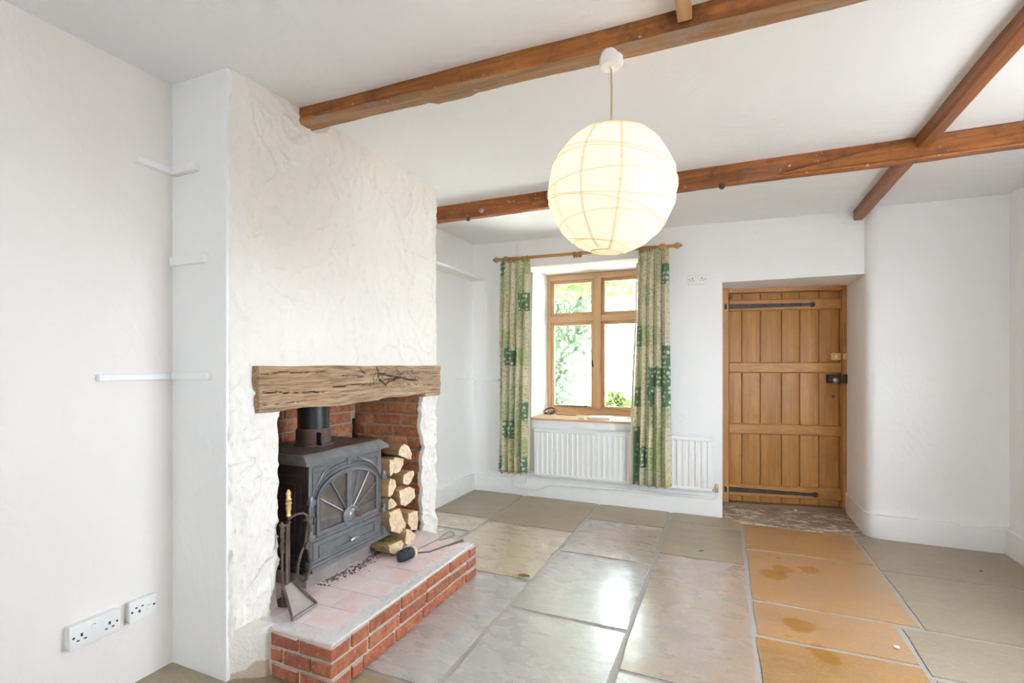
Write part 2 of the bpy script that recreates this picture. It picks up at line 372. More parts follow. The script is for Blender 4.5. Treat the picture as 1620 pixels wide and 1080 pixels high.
def copyobj(src, loc, parent=None, rot=None, scale=None):
    o = src.copy(); COL.objects.link(o); o.parent = None; o.location = loc
    if rot is not None: o.rotation_euler = rot
    if scale is not None: o.scale = scale
    if parent is not None: attach(o, parent)
    return o

# ------------------------------------------------------------------ room shell
def struct(o, label): return tag(o, label, None, None, 'structure')
def zceil(x, y): return 2.42 - .018 * (x + 1.79) + .011 * (y - 1.34)
fl = MB().box(-2.7, 2.0, -3.4, 5.12, -.12, -.008).build('floor', 'floor_grout'); struct(fl, 'stone flagged floor with pale mortar joints')
# flagstones: each slab a part of the floor
def slab(x0, x1, y0, y1, m, g=.013, pts=None):
    q = pts or [(x0, y0), (x1, y0), (x1, y1), (x0, y1)]
    q = [Vector((a, b_, 0)) for a, b_ in q]; ce = sum(q, Vector()) / 4
    seed = Vector((x0 * 7.3, y0 * 5.1, 2.0)); nx = max(4, int(abs(x1 - x0) / .09)); ny = max(4, int(abs(y1 - y0) / .09))
    tilt = (U(-.0028, .0028), U(-.0028, .0028))
    def fn(i, j):
        u = min(max((i * (nx + 2) - 1) / nx, 0), 1); v = min(max((j * (ny + 2) - 1) / ny, 0), 1)
        p = (q[0] * (1 - u) + q[1] * u) * (1 - v) + (q[3] * (1 - u) + q[2] * u) * v
        # shrink by the joint width and wobble the edge
        d = (ce - p); L = max(abs(x1 - x0), abs(y1 - y0))
        p = p + Vector((math.copysign(min(g, abs(d.x)), d.x) if u in (0, 1) else 0, math.copysign(min(g, abs(d.y)), d.y) if v in (0, 1) else 0, 0))
        w = noise.noise_vector(p * 5 + seed) * .009
        p = p + Vector((w.x, w.y, 0)) * (1 if (u in (0, 1) or v in (0, 1)) else .3)
        edge = (u in (0, 1) or v in (0, 1)); rim = (i in (0, 1) or j in (0, 1))
        z = .0012 * noise.noise(p * 6 + seed) + .0018 * noise.noise(p * 2 + seed) + tilt[0] * (p.x - ce.x) + tilt[1] * (p.y - ce.y)
        p.z = -.016 if rim else z - (.0035 if edge else 0)
        return p
    return MB().grid(nx + 2, ny + 2, fn).build('flagstone', m, fl, 50)
for a in [(-2.36, -1.75, 3.62, 4.48, 'stone_brown'), (-2.36, -1.75, 3.28, 3.62, 'stone_buff'), (-2.36, -1.75, 2.72, 3.28, 'stone_buff'),
          (-1.75, -1.03, 3.57, 4.46, 'stone_brown'), (-1.75, -1.03, 2.67, 3.57, 'stone_buff'), (-1.75, -1.03, 1.62, 2.67, 'stone_grey'), (-2.36, -1.03, .55, 1.62, 'stone_brown'), (-2.36, -1.03, -.5, .55, 'stone_brown'), (-2.36, -1.03, -1.5, -.5, 'stone_brown'),
          (-1.03, -.41, 3.93, 4.46, 'stone_brown'), (-1.03, -.41, 3.18, 3.93, 'stone_lilac'), (-1.03, -.41, 2.34, 3.18, 'stone_grey'), (-1.03, -.41, 1.55, 2.34, 'stone_grey'), (-1.03, -.41, .6, 1.55, 'stone_grey'), (-1.03, -.41, -.6, .6, 'stone_grey'), (-1.03, -.41, -1.5, -.6, 'stone_brown'),
          (-.41, .13, 4.12, 4.46, 'stone_brown'), (-.41, .13, 3.40, 4.12, 'stone_brown'), (-.41, .13, 2.03, 3.40, 'stone_lilac'), (-.41, .13, 1.2, 2.03, 'stone_grey'), (-.41, .13, -.1, 1.2, 'stone_grey'), (-.41, .13, -1.5, -.1, 'stone_brown'),
          (.13, .87, 3.72, 4.30, 'stone_ochre'), (.13, .87, 2.92, 3.72, 'stone_ochre'), (.13, .765, 2.55, 2.92, 'stone_ochre'), (.13, .765, 1.7, 2.55, 'stone_ochre'), (.13, .87, .7, 1.7, 'stone_ochre'), (.13, .87, -.4, .7, 'stone_ochre'), (.13, .87, -1.5, -.4, 'stone_brown'),
          (.87, 1.80, 3.64, 4.36, 'stone_taupe'), (.87, 1.80, 2.90, 3.64, 'stone_taupe'), (.765, 1.80, 2.48, 2.90, 'stone_taupe'), (.765, 1.80, 1.7, 2.48, 'stone_taupe'), (.87, 1.80, .6, 1.7, 'stone_taupe'), (.87, 1.80, -.5, .6, 'stone_taupe'), (.87, 1.80, -1.5, -.5, 'stone_taupe')]:
    slab(*a)
slab(0, .5, 4.30, 4.86, 'stone_paint', .008, [(-.01, 4.31), (.46, 4.31), (.46, 4.88), (-.01, 4.80)])
slab(.5, .96, 4.30, 4.95, 'stone_paint', .008, [(.46, 4.31), (.96, 4.31), (.96, 4.97), (.46, 4.88)])

# ceiling: gently sloping, uneven sheet with a slab above
mb = MB(); nx_, ny_ = 44, 76
mb.grid(nx_, ny_, lambda i, j: Vector((-2.75 + 4.8 * i, -3.4 + 8.6 * j, zceil(-2.75 + 4.8 * i, -3.4 + 8.6 * j) + .006 * noise.noise(Vector((i * 9, j * 13, 3))))))
ce = mb.build('ceiling', 'ceil', None, 60); sm = ce.modifiers.new('thick', 'SOLIDIFY'); sm.thickness = .08; sm.offset = 1
struct(ce, 'uneven white plaster ceiling between the timber beams')
ZT = 2.47
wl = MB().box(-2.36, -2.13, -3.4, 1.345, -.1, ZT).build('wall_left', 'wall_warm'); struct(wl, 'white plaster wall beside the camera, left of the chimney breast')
wa = MB().box(-2.56, -2.33, 2.70, 4.6, -.1, ZT + .02).build('wall_alcove', 'wall'); struct(wa, 'white wall at the side of the far alcove')
wr = MB().box(1.75, 1.95, -3.4, 1.35, -.1, ZT).box(1.75, 1.95, 2.7, 4.5, -.1, ZT).box(1.75, 1.95, 1.35, 2.7, 1.9, ZT).box(1.75, 1.95, 1.35, 2.7, -.1, .8).build('wall_right', 'wall'); struct(wr, 'white plaster wall at the far right')  # opening added out of view to let in fill daylight
wq = MB().box(-2.36, .2, -3.6, -3.4, -.1, ZT + .05).box(1.4, 1.95, -3.6, -3.4, -.1, ZT + .05).box(.2, 1.4, -3.6, -3.4, 1.9, ZT + .05).box(.2, 1.4, -3.6, -3.4, -.1, 1.0).build('wall_front', 'wall'); struct(wq, 'white plaster wall behind the camera')  # opening behind the camera added as a further daylight source
# back wall: piers, lintels and a rounded right-hand pier
WX0, WX1, DX0, DX1 = -1.71, -.64, -.01, .965
mb = MB()
mb.box(-2.56, WX0, 4.42, 5.12, -.1, ZT); mb.box(WX0, WX1, 4.42, 5.12, -.1, .728); mb.box(WX0, WX1, 4.42, 5.12, 2.19, ZT)
mb.prism([(WX1, 4.42), (DX0, 4.42), (DX0, 5.12), (WX1, 5.12)], 'z', -.1, ZT)
mb.box(DX0, 1.2, 4.42, 5.12, 1.93, ZT)
rp = [(DX1, 5.12), (DX1, 4.43)] + [(DX1 + .09 - .09 * math.cos(t), 4.43 - .095 * math.sin(t)) for t in (math.pi / 2 * k / 7 for k in range(1, 8))] + [(1.95, 4.325), (1.95, 5.12)]
mb.prism(rp, 'z', -.1, ZT)
wb = mb.build('wall_back', 'wall', None, 40); struct(wb, 'white back wall with the window and door openings')
# skirtings (plastered)
def skirt(name, poly, label, h=.155):
    n = len(poly) // 2; mb = MB(); mb.prism(poly, 'z', -.02, h, .006, 2); o = mb.build(name, 'wall', None, 40); struct(o, label); return o
skirt('baseboard_alcove', [(-2.335, 2.86), (-2.295, 2.86), (-2.30, 4.43), (-2.335, 4.43)], 'white skirting along the far alcove wall')
skirt('baseboard_back', [(-2.33, 4.43), (-2.31, 4.395), (-.03, 4.378), (-.012, 4.39), (-.012, 4.43)], 'white skirting under the radiator')
sp = [(DX1 - .012, 4.99), (DX1 - .012, 4.43)] + [(DX1 + .085 - .097 * math.cos(t), 4.43 - .135 * math.sin(t)) for t in (math.pi / 2 * k / 6 for k in range(1, 7))] + [(1.755, 4.278), (1.755, 4.34)] + [(DX1 + .09, 4.345), (DX1 + .02, 4.43), (DX1 + .01, 4.99)]
skirt('baseboard_right', sp, 'white skirting wrapping from the door reveal along the right', .165)
skirt('baseboard_side', [(1.71, 2.0), (1.755, 2.0), (1.755, 4.29), (1.71, 4.29)], 'white skirting along the right side wall', .165)

# chimney breast: impasto sheet + masonry behind + brick-lined firebox
YN, YF, OY0, OY1, OZ = 1.345, 2.86, 1.565, 2.680, 1.09
def imp(y, z):
    p = Vector((y * 2.3, z * 2.0, 1.7)); w = noise.noise_vector(p) * .55 + noise.noise_vector(p * 2.7) * .22
    q = Vector((y * 6.5 + w.x * 4.2, z * 5.2 + w.y * 4.2, 0))
    n1 = noise.noise(q); r1 = (1 - abs(n1)) ** 9
    q2 = Vector((y * 15 + w.y * 6, z * 11 + w.x * 6, 4)); r2 = (1 - abs(noise.noise(q2))) ** 8
    patch = noise.noise(Vector((y * 3.1, z * 3.1, 9)))
    comb = math.sin((y * 60 + z * 95) + w.x * 26 + w.y * 20) * max(0, patch) * .5
    low = max(0, min(1, (1.25 - z) / .15))
    a = .0115 + .005 * low
    h = a * (r1 * .9 + r2 * .45 + n1 * .5 + comb * .22)
    if low:
        q3 = Vector((y * 30, z * 10 + w.x * 3, 7)); h += low * .013 * ((1 - abs(noise.noise(q3))) ** 4 - .3)
    return h
NY, NZ = 184, 300
bm = bmesh.new(); vv = {}
ys = [YN + (YF - YN) * i / NY for i in range(NY + 1)]; zs = [-.02 + 2.46 * j / NZ for j in range(NZ + 1)]
iy0 = min(range(NY + 1), key=lambda i: abs(ys[i] - OY0)); iy1 = min(range(NY + 1), key=lambda i: abs(ys[i] - OY1)); ys[iy0] = OY0; ys[iy1] = OY1; jz = min(range(NZ + 1), key=lambda j: abs(zs[j] - OZ))
def sv(i, j):
    if (i, j) not in vv:
        y, z = ys[i], zs[j]; x = -1.788 + imp(y, z) * 1.0
        if y < 1.44: x += -.016 * (1.44 - y) / .095 + .005 * max(0, 1 - abs(y - 1.425) / .03)
        if i == 0 or i == NY: x -= .012
        dy = 0
        if i in (iy0, iy1) and j < jz or i in (0, NY): dy = .0035 * noise.noise(Vector((i, z * 22, 3)))
        vv[(i, j)] = bm.verts.new((x, y + dy, z))
    return vv[(i, j)]
for i in range(NY):
    for j in range(NZ):
        if iy0 <= i < iy1 and j < jz: continue
        bm.faces.new((sv(i, j), sv(i + 1, j), sv(i + 1, j + 1), sv(i, j + 1)))
be = [e for e in bm.edges if len(e.link_faces) == 1]
g = bmesh.ops.extrude_edge_only(bm, edges=be); bmesh.ops.translate(bm, verts=[v for v in g['geom'] if isinstance(v, bmesh.types.BMVert)], vec=(-.028, 0, 0))
mb = MB(); mb.bm.free(); mb.bm = bm
wc = mb.build('wall_chimney', 'impasto', None, 55); struct(wc, 'chimney breast faced in thick swirling white plaster')
mb = MB()
mb.box(-2.36, -1.802, YN - .007, OY0 - .004, -.1, ZT); mb.box(-2.6, -1.822, OY0 - .02, 2.79, 1.32, ZT); mb.box(-2.6, -1.822, 2.79, YF - .01, -.1, ZT)
mb.box(-2.6, -2.43, OY0 - .03, 2.8, -.1, 1.33); mb.box(-2.43, -1.822, 1.55, 2.7, 1.28, 1.33); mb.box(-1.9, -1.822, 1.56, 2.69, 1.09, 1.33)
mb.build('chimney_core', 'wall', wc, 40)
mb = MB(); mb.box(-2.43, -2.332, OY0 - .01, 2.79, .1, 1.28); mb.box(-2.34, -1.81, 2.690, 2.79, .1, 1.28); mb.box(-2.34, -1.835, OY0 - .015, OY0 + .0, .1, 1.28)
mb.build('mortar_bed', 'fire_mortar', wc, 40)
# brick meshes
def brick_mesh(L, D, H, name='brick'):
    mb = MB().box(-L / 2, L / 2, -D / 2, D / 2, 0, H, .004)
    for v in mb.bm.verts: v.co += noise.noise_vector(v.co * 31 + Vector((L * 50, U(0, 9), 0))) * .0022
    return mb
BH, BJ = .063, .0115
def course_bricks(parent, a0, a1, z0, n, off, place, mtl, stuff_sizes={}):
    for k in range(n):
        z = z0 + k * (BH + BJ); a = a0 - (off[k % len(off)])
        while a < a1 - .02:
            s_, e_ = max(a, a0), min(a + .215, a1)
            if e_ - s_ > .025:
                L = round(e_ - s_, 3); key = (L if L < .21 else .215, mtl, int(U(0, 3)) if L >= .21 else 0)
                if key not in BRK:
                    o = brick_mesh(key[0], .10, BH).build('brick', mtl, None, 40); me = o.data; bpy.data.objects.remove(o); BRK[key] = me
                o = bpy.data.objects.new('brick', BRK[key]); COL.objects.link(o)
                loc, rz = place((s_ + e_) / 2, z)
                o.location = loc; o.rotation_euler = (U(-.012, .012), U(-.008, .008), rz + U(-.008, .008)); attach(o, parent)
            a += .215 + BJ
BRK = {}
def jit(s_=.003): return U(-s_, s_)
HZ = .19
course_bricks(wc, -2.325, -1.804, .112, 16, (.02, .135, .075, .19), lambda a, z: (Vector((a, 2.732 + jit(), z)), 0), 'fire_brick')
course_bricks(wc, 1.57, 2.675, .118, 16, (.05, .16), lambda a, z: (Vector((-2.374 + jit(), a, z)), math.pi / 2), 'fire_brick')

fp = MB().prism([(-1.80, 1.352), (-1.69, 1.424), (-1.684, 1.46), (-1.80, 1.46)], 'z', -.01, .196)
bmesh.ops.subdivide_edges(fp.bm, edges=fp.bm.edges[:], cuts=7, use_grid_fill=True)
fp.rough(.006, 16).build('plaster_flare', 'impasto', wc, 60)
# beams and joists
def timber(name, axis, a0, a1, sect, mtl, label, n=60, amp=.006, seed=0.0, under=None):
    mb = MB(); rings = []
    for i in range(n + 1):
        a = a0 + (a1 - a0) * i / n; ring = []
        for k, (u, v) in enumerate(sect(i / n, a)):
            w = noise.noise_vector(Vector((a * 3.1 + seed, k * 2.7, seed))) * amp + noise.noise_vector(Vector((a * 14 + seed, k * 2.7, 5))) * amp * .35
            p = (a, u + w.x, v + w.y) if axis == 'x' else (u + w.x, a, v + w.y)
            ring.append(mb.bm.verts.new(p))
        rings.append(ring)
    m_ = len(rings[0])
    for r0, r1 in zip(rings, rings[1:]):
        for k in range(m_):
            f = mb.bm.faces.new((r0[k], r0[(k + 1) % m_], r1[(k + 1) % m_], r1[k])); f.material_index = 1 if under and k in (1, 2, 3) else 0
    mb.bm.faces.new(rings[0][::-1]); mb.bm.faces.new(rings[-1])
    o = mb.build(name, [mtl, under] if under else mtl, None, 30); tag(o, label, 'beam'); return o
def b1(t, a):
    yf = 1.683 - .025 * t * 1.3 + (0 if t > .03 else 0); zb = 2.352 - .016 * (a + 1.78) - (.012 if a > -1.1 else 0); d = .083 - .015 * (t > .25)
    zt = zceil(a, yf) + .03
    return [(yf, zt), (yf, zb + .012), (yf + .012, zb), (yf + d - .008, zb), (yf + d, zb + .008), (yf + d, zt)]
timber('ceiling_beam', 'x', -1.80, 1.76, b1, 'beam', 'heavy varnished ceiling beam with battered edges that carries the paper lantern', 90, .006, 1.0, 'beam_under')
def b2(t, a):
    yf = 3.192 - .0445 * (a + 2.0) ; zb = 2.334 - .0185 * (a + 2.0); d = .062
    zt = zceil(a, yf) + .03
    return [(yf, zt), (yf, zb + .006), (yf + .006, zb), (yf + d - .006, zb), (yf + d, zb + .006), (yf + d, zt)]
timber('ceiling_beam', 'x', -2.34, 1.76, b2, 'beam', 'slimmer varnished ceiling beam spliced near its end, crossing in front of the window', 90, .0045, 8.0)
mb = MB().prism([(-.02, 0), (.02, 0), (.62, .075), (.62, .10), (.0, .10)], 'y', 0, .008)
def jo(t, a):
    x0 = .868 + .010 * (a - 2.0); zb = 2.325 + .004 * (a - 2); w = .058
    zt = zceil(x0, a) + .03
    return [(x0, zt), (x0, zb + .012), (x0 + .010, zb), (x0 + w, zb), (x0 + w + .008, zb + .01), (x0 + w + .008, zt)]
mb.bm.free()
timber('ceiling_joist', 'y', -.9, 3.06, jo, 'joist', 'long reddish joist running from the camera side to the slimmer beam', 60, .004, 3.0)
timber('ceiling_joist', 'y', 3.205, 4.41, jo, 'joist', 'short reddish joist end between the slimmer beam and the back wall above the door', 30, .004, 5.0)
timber('joist_stub', 'y', -.6, 1.655, lambda t, a: [(-.135, zceil(0, a) + .03), (-.135, 2.342), (-.092, 2.342), (-.092, zceil(0, a) + .03)], 'stub', 'narrow pale joist butting into the heavy beam near the lantern', 20, .002, 4.0)
# spliced-on piece of the slimmer beam, proud of its front
mb = MB().prism([(.27, 2.303), (.30, 2.298), (1.75, 2.272), (1.75, 2.372), (.92, 2.380), (.80, 2.365)], 'y', 0, .012, .003)
o = mb.build('beam_splice', 'beam'); o.location = (o.location.x, 3.0465, o.location.z); o.rotation_euler = (0, 0, -.0445); tag(o, 'tapering timber plate spliced onto the front of the slimmer beam by the joist', 'timber plate')
# two small hooks / knots on the slimmer beam
mb = MB(); mb.tube([(-1.60, 3.166, 2.36), (-1.60, 3.15, 2.358), (-1.60, 3.14, 2.346)], .006, 6)
mb.lathe([(.016, 0), (.018, .006), (.010, .012)], Matrix.Translation((-1.60, 3.172, 2.36)) @ Matrix.Rotation(math.pi / 2, 4, 'X'), 10)
tag(mb.build('beam_hook', 'steel'), 'pale metal hook on the front of the slimmer beam left of the lantern', 'hook')
for x, t in ((-1.72, 'nearest the chimney breast'), (-.01, 'right of the lantern')):
    zb = 2.334 - .0185 * (x + 2.0); mb = MB().lathe([(.010, 0), (.016, -.006), (.013, -.014), (.016, -.022), (.008, -.03)], Matrix.Translation((x, 3.20 - .0445 * (x + 2), zb + .004)), 10)
    tag(mb.build('beam_fixing', 'strap'), 'small dark knob under the slimmer beam, ' + t, 'knob')

# ------------------------------------------------------------------ mantel
mt = MB(); my0, my1, mz0, mz1, mx1 = 1.442, 2.845, 1.052, 1.245, -1.748
NA, NB = 280, 40
cracks = []
ky, kz = 2.40, 1.178
def crk(pts, w, d): cracks.append(([Vector((a, b_)) for a, b_ in pts], w * 1.45, d))
crk([(1.45, 1.213), (1.60, 1.217), (1.82, 1.213)], .0022, .6); crk([(1.46, 1.135), (1.62, 1.128), (1.80, 1.122)], .003, .8)
crk([(1.86, 1.140), (2.02, 1.148), (2.14, 1.145), (2.17, 1.150)], .003, .8); crk([(2.19, 1.235), (2.20, 1.19), (2.24, 1.155), (2.27, 1.135)], .007, 1)
crk([(ky, kz), (2.32, 1.186), (2.26, 1.196), (2.22, 1.20)], .005, 1); crk([(ky, kz), (2.385, 1.205), (2.37, 1.222)], .004, 1); crk([(ky, kz), (2.43, 1.205), (2.445, 1.21)], .004, 1)
crk([(ky, kz), (2.44, 1.172), (2.50, 1.160), (2.57, 1.152)], .006, 1); crk([(ky, kz), (2.34, 1.165), (2.29, 1.152), (2.275, 1.14)], .006, 1); crk([(2.36, 1.17), (2.30, 1.172), (2.245, 1.165)], .003, .9)
crk([(2.05, 1.235), (2.07, 1.21), (2.09, 1.20)], .003, .7); crk([(2.46, 1.13), (2.60, 1.128), (2.74, 1.120)], .002, .6); crk([(2.5, 1.20), (2.62, 1.203), (2.8, 1.195)], .002, .5)
crk([(1.46, 1.085), (1.58, 1.082), (1.70, 1.090)], .002, .5); crk([(1.9, 1.20), (2.0, 1.19), (2.08, 1.187)], .002, .5)
def segd(p, a, b_):
    ab = b_ - a; t = max(0, min(1, (p - a).dot(ab) / max(ab.length_squared, 1e-9))); return (p - a - ab * t).length
def ckv(y, z):
    p = Vector((y, z)); w2 = noise.noise_vector(Vector((y * 34, z * 34, 0))) * .005; p = p + Vector((w2.x, w2.y)); c = 0
    for pts, w, d in cracks:
        if min(q.x for q in pts) - .02 < y < max(q.x for q in pts) + .02:
            for a, b_ in zip(pts, pts[1:]): c = max(c, d * max(0, 1 - segd(p, a, b_) / (w * (.75 + .5 * noise.noise(Vector((y * 60, z * 60, 2)))))))
    d2 = math.hypot(y - 2.31, (z - 1.15) * 1.25)
    if .045 < d2 < .20 and y < 2.26 and z > 1.13: c = max(c, .38 * max(0, math.sin(d2 * 300 + 5 * noise.noise(Vector((y * 20, z * 20, 0))))) ** 3 * min(1, (d2 - .045) / .03, (.20 - d2) / .05))
    return min(1, c * 1.5)
cr_l = mt.bm.verts.layers.float.new('crack')
def mfront(i, j):
    y = my0 + (my1 - my0) * i; bot = mz0 + .010 * noise.noise(Vector((y * 5, 0, 2))) + (.012 * max(0, (y - 2.0) / .5) if y < 2.66 else -.004); top = mz1 + .004 * noise.noise(Vector((y * 4, 3, 2))) - .006 * (1 - abs(2 * i - 1)) * 0
    z = bot + (top - bot) * j
    dk = math.hypot(y - ky, (z - kz) * 2)
    x = mx1 + .004 * noise.noise(Vector((y * 4, z * 30, 0))) + .003 * noise.noise(Vector((y * 10, z * 70, 4))) + .005 * noise.noise(Vector((y * 3, z * 6, 4)))
    if dk < .28: x += .008 * math.sin(dk * 130 + 3 * noise.noise(Vector((y * 14, z * 14, 0)))) * (1 - dk / .28)
    e = min(j, 1 - j) * (top - bot); x -= max(0, .012 - e) * .5
    return y, z, x
V = [[None] * (NB + 1) for _ in range(NA + 1)]
for i in range(NA + 1):
    for j in range(NB + 1):
        y, z, x = mfront(i / NA, j / NB); c = ckv(y, z); v = mt.bm.verts.new((x - .012 * c, y, z)); v[cr_l] = c; V[i][j] = v
for i in range(NA):
    for j in range(NB): mt.bm.faces.new((V[i][j], V[i + 1][j], V[i + 1][j + 1], V[i][j + 1]))
be = [e for e in mt.bm.edges if len(e.link_faces) == 1]; g = bmesh.ops.extrude_edge_only(mt.bm, edges=be)
ev = [v for v in g['geom'] if isinstance(v, bmesh.types.BMVert)]
for v in ev: v.co.x = -1.83; v[cr_l] = 0
mt.bm.faces.new([e.verts[0] for e in []]) if False else None
bmesh.ops.holes_fill(mt.bm, edges=[e for e in mt.bm.edges if len(e.link_faces) == 1])
tag(mt.build('mantel_beam', 'oak', None, 50), 'weathered oak mantel beam with a star-shaped crack set into the chimney breast', 'mantel')

# ------------------------------------------------------------------ hearth
h0 = empty('hearth', (-1.57, 2.0, 0), 'raised brick hearth with dusty pink tiles under the stove', 'hearth')
HX, HY0, HY1 = -1.35, 1.43, 2.60
mb = MB(); mb.box(-1.84, HX - .010, HY0 + .010, HY1 - .010, 0, HZ - .006); mb.box(-2.34, -1.80, OY0 + .003, 2.688, .05, HZ - .004); mb.prism([(-1.84, HY1 - .03), (-1.52, HY1 - .03), (-1.66, 2.64), (-1.72, 2.675), (-1.84, 2.675)], 'z', 0, HZ - .004)
mb.build('mortar_core', 'mortar', h0, 40)
CH = HZ / 3; BH, BJ = CH - .0115, .0115
def runs(parent, segs, z, place, mtl):
    for s_, e_ in segs:
        key = (round(e_ - s_, 3), mtl, 9)
        if key not in BRK:
            o = brick_mesh(key[0], .10, BH).build('brick', mtl, None, 40); BRK[key] = o.data; bpy.data.objects.remove(o)
        o = bpy.data.objects.new('brick', BRK[key]); COL.objects.link(o); loc, rz = place((s_ + e_) / 2, z)
        o.location = loc; o.rotation_euler = (U(-.01, .01), U(-.008, .008), rz); attach(o, parent)
def chain(a, first, end, L=.205):
    out = [(a, a + first)]; a += first + .012
    while a < end - .03: out.append((a, min(a + L, end))); a += L + .012
    return out
PF = lambda a, z: (Vector((HX - .05 + jit(), a, z)), math.pi / 2)
PE = lambda a, z: (Vector((a, HY0 + .05 + jit(), z)), 0)
PB = lambda a, z: (Vector((a, HY1 - .05 + jit(), z)), 0)
for k in range(3):
    z = .002 + k * (BH + BJ)
    if k == 1:
        runs(h0, chain(HY0, .205, HY1 - .112), z, PF, 'hearth_brick'); runs(h0, [(-1.672, -1.612), (-1.600, -1.462)], z, PE, 'hearth_brick'); runs(h0, [(-1.60, -1.50), (-1.488, HX)], z, PB, 'hearth_brick')
    else:
        runs(h0, chain(HY0 + .112, .06 if k == 0 else .10, HY1), z, PF, 'hearth_brick'); runs(h0, [(-1.668, -1.527), (-1.515, HX)], z, PE, 'hearth_brick'); runs(h0, [(-1.60, -1.462)], z, PB, 'hearth_brick')
# dusty screed band over the brick tops
mb = MB()
def band(i, j): return None
for poly in ([(-1.80, HY0 + .012), (HX - .012, HY0 + .012), (HX - .012, HY1 - .012), (HX - .085, HY1 - .012), (HX - .085, HY0 + .08), (-1.80, HY0 + .08)], [(-1.80, HY1 - .06), (HX - .012, HY1 - .012), (-1.62, 2.63), (-1.72, 2.672), (-1.80, 2.672)]):
    mb.prism(poly, 'z', HZ - .02, HZ + .0025, .002)
mb.build('dust_screed', 'tile_grout', h0, 40)
mb = MB().box(-2.33, HX - .08, HY0 + .075, HY1 - .005, HZ - .03, HZ - .001); mb.build('tile_grout', 'tile_grout', h0, 0)
xs = [-1.435, -1.587, -1.739, -1.891, -2.043, -2.195]; ty = [HY0 + .083 + .1525 * k for k in range(8)]
tm = MB().box(-.0745, .0745, -.0745, .0745, 0, .012, .0015).build('tile', 'tile', None, 40); tme = tm.data; bpy.data.objects.remove(tm)
for i, x in enumerate(xs):
    for j, y in enumerate(ty):
        y0 = y; y1 = min(y + .1495, HY1 - .015)
        if y1 - y0 < .04 or (x < -1.85 and (y0 < OY0 - .02)): continue
        o = bpy.data.objects.new('tile', tme); COL.objects.link(o); o.location = (x - .0745 + .0, (y0 + y1) / 2, HZ - .0095 + U(0, .0012)); o.scale = (1, (y1 - y0) / .149, 1); o.rotation_euler = (jit(.004), jit(.004), jit(.006)); attach(o, h0)

# ------------------------------------------------------------------ stove
st = empty('wood_stove', (-2.0, 2.01, HZ), 'grey cast iron wood stove with arched sunburst doors standing on the hearth', 'stove')
XF = -1.79
mb = MB().box(-2.20, XF - .008, 1.752, 2.270, .276, .778, .006); mb.build('body', 'stove_dark', st)
mb = MB()
for y0 in (1.752,):   # relief on the left flank
    for (x0, x1, z0, z1) in ((-2.16, -1.84, .33, .72), (-2.12, -1.88, .37, .68)):
        for q in ((x0, x1, z0, z0 + .008), (x0, x1, z1 - .008, z1), (x0, x0 + .008, z0, z1), (x1 - .008, x1, z0, z1)): mb.box(q[0], q[1], y0 - .005, y0 + .002, q[2], q[3], .002)
mb.build('side_relief', 'stove_dark', st)
# front frame: left and right posts and head
mb = MB(); yl, yr = 1.746, 2.276
mb.box(XF - .012, XF, yl, yr, .735, .778, .003); mb.box(XF - .012, XF + .004, yl, yl + .02, .30, .778, .003); mb.box(XF - .012, XF + .004, yr - .014, yr, .30, .778, .003)
mb.box(XF - .012, XF + .002, yl, yr, .405, .425, .003); mb.box(XF - .010, XF - .003, yl, yr, .30, .778)
mb.build('front_frame', 'stove', st)
for nm, tri in (('spandrel_left', [(1.775, .652), (1.775, .760), (1.90, .756), (1.84, .728)]), ('spandrel_right', [(2.085, .758), (2.25, .764), (2.25, .655), (2.19, .716)])):
    mb = MB(); n = len(tri)
    for i in range(n):
        a, c_ = tri[i], tri[(i + 1) % n]; mb.tube([(XF + .002, a[0], a[1]), (XF + .002, c_[0], c_[1])], .005, 6)
    mb.build('spandrel_trim', 'stove', st)
# arch moulding
def arch(y, base=.64, top=.748, yl_=1.757, yr_=2.262):
    c_ = (yl_ + yr_) / 2; h = (yr_ - yl_) / 2; t = max(-1, min(1, (y - c_) / h)); return base + (top - base) * (1 - abs(t) ** 2.3) ** .62
def archpts(base, top, yl_, yr_, x, n=28): return [(x, c, arch(c, base, top, yl_, yr_)) for c in ((yl_ + yr_) / 2 - (yr_ - yl_) / 2 * math.cos(math.pi * k / n) for k in range(n + 1))]
for q, r_ in (((.62, .750, 1.762, 2.260), .006), ((.61, .734, 1.775, 2.247), .0045)):
    MB().tube([(XF + .003, q[2], .43)] + archpts(*q, XF + .003) + [(XF + .003, q[3], .43)], r_, 6).build('arch_moulding', 'stove', st)
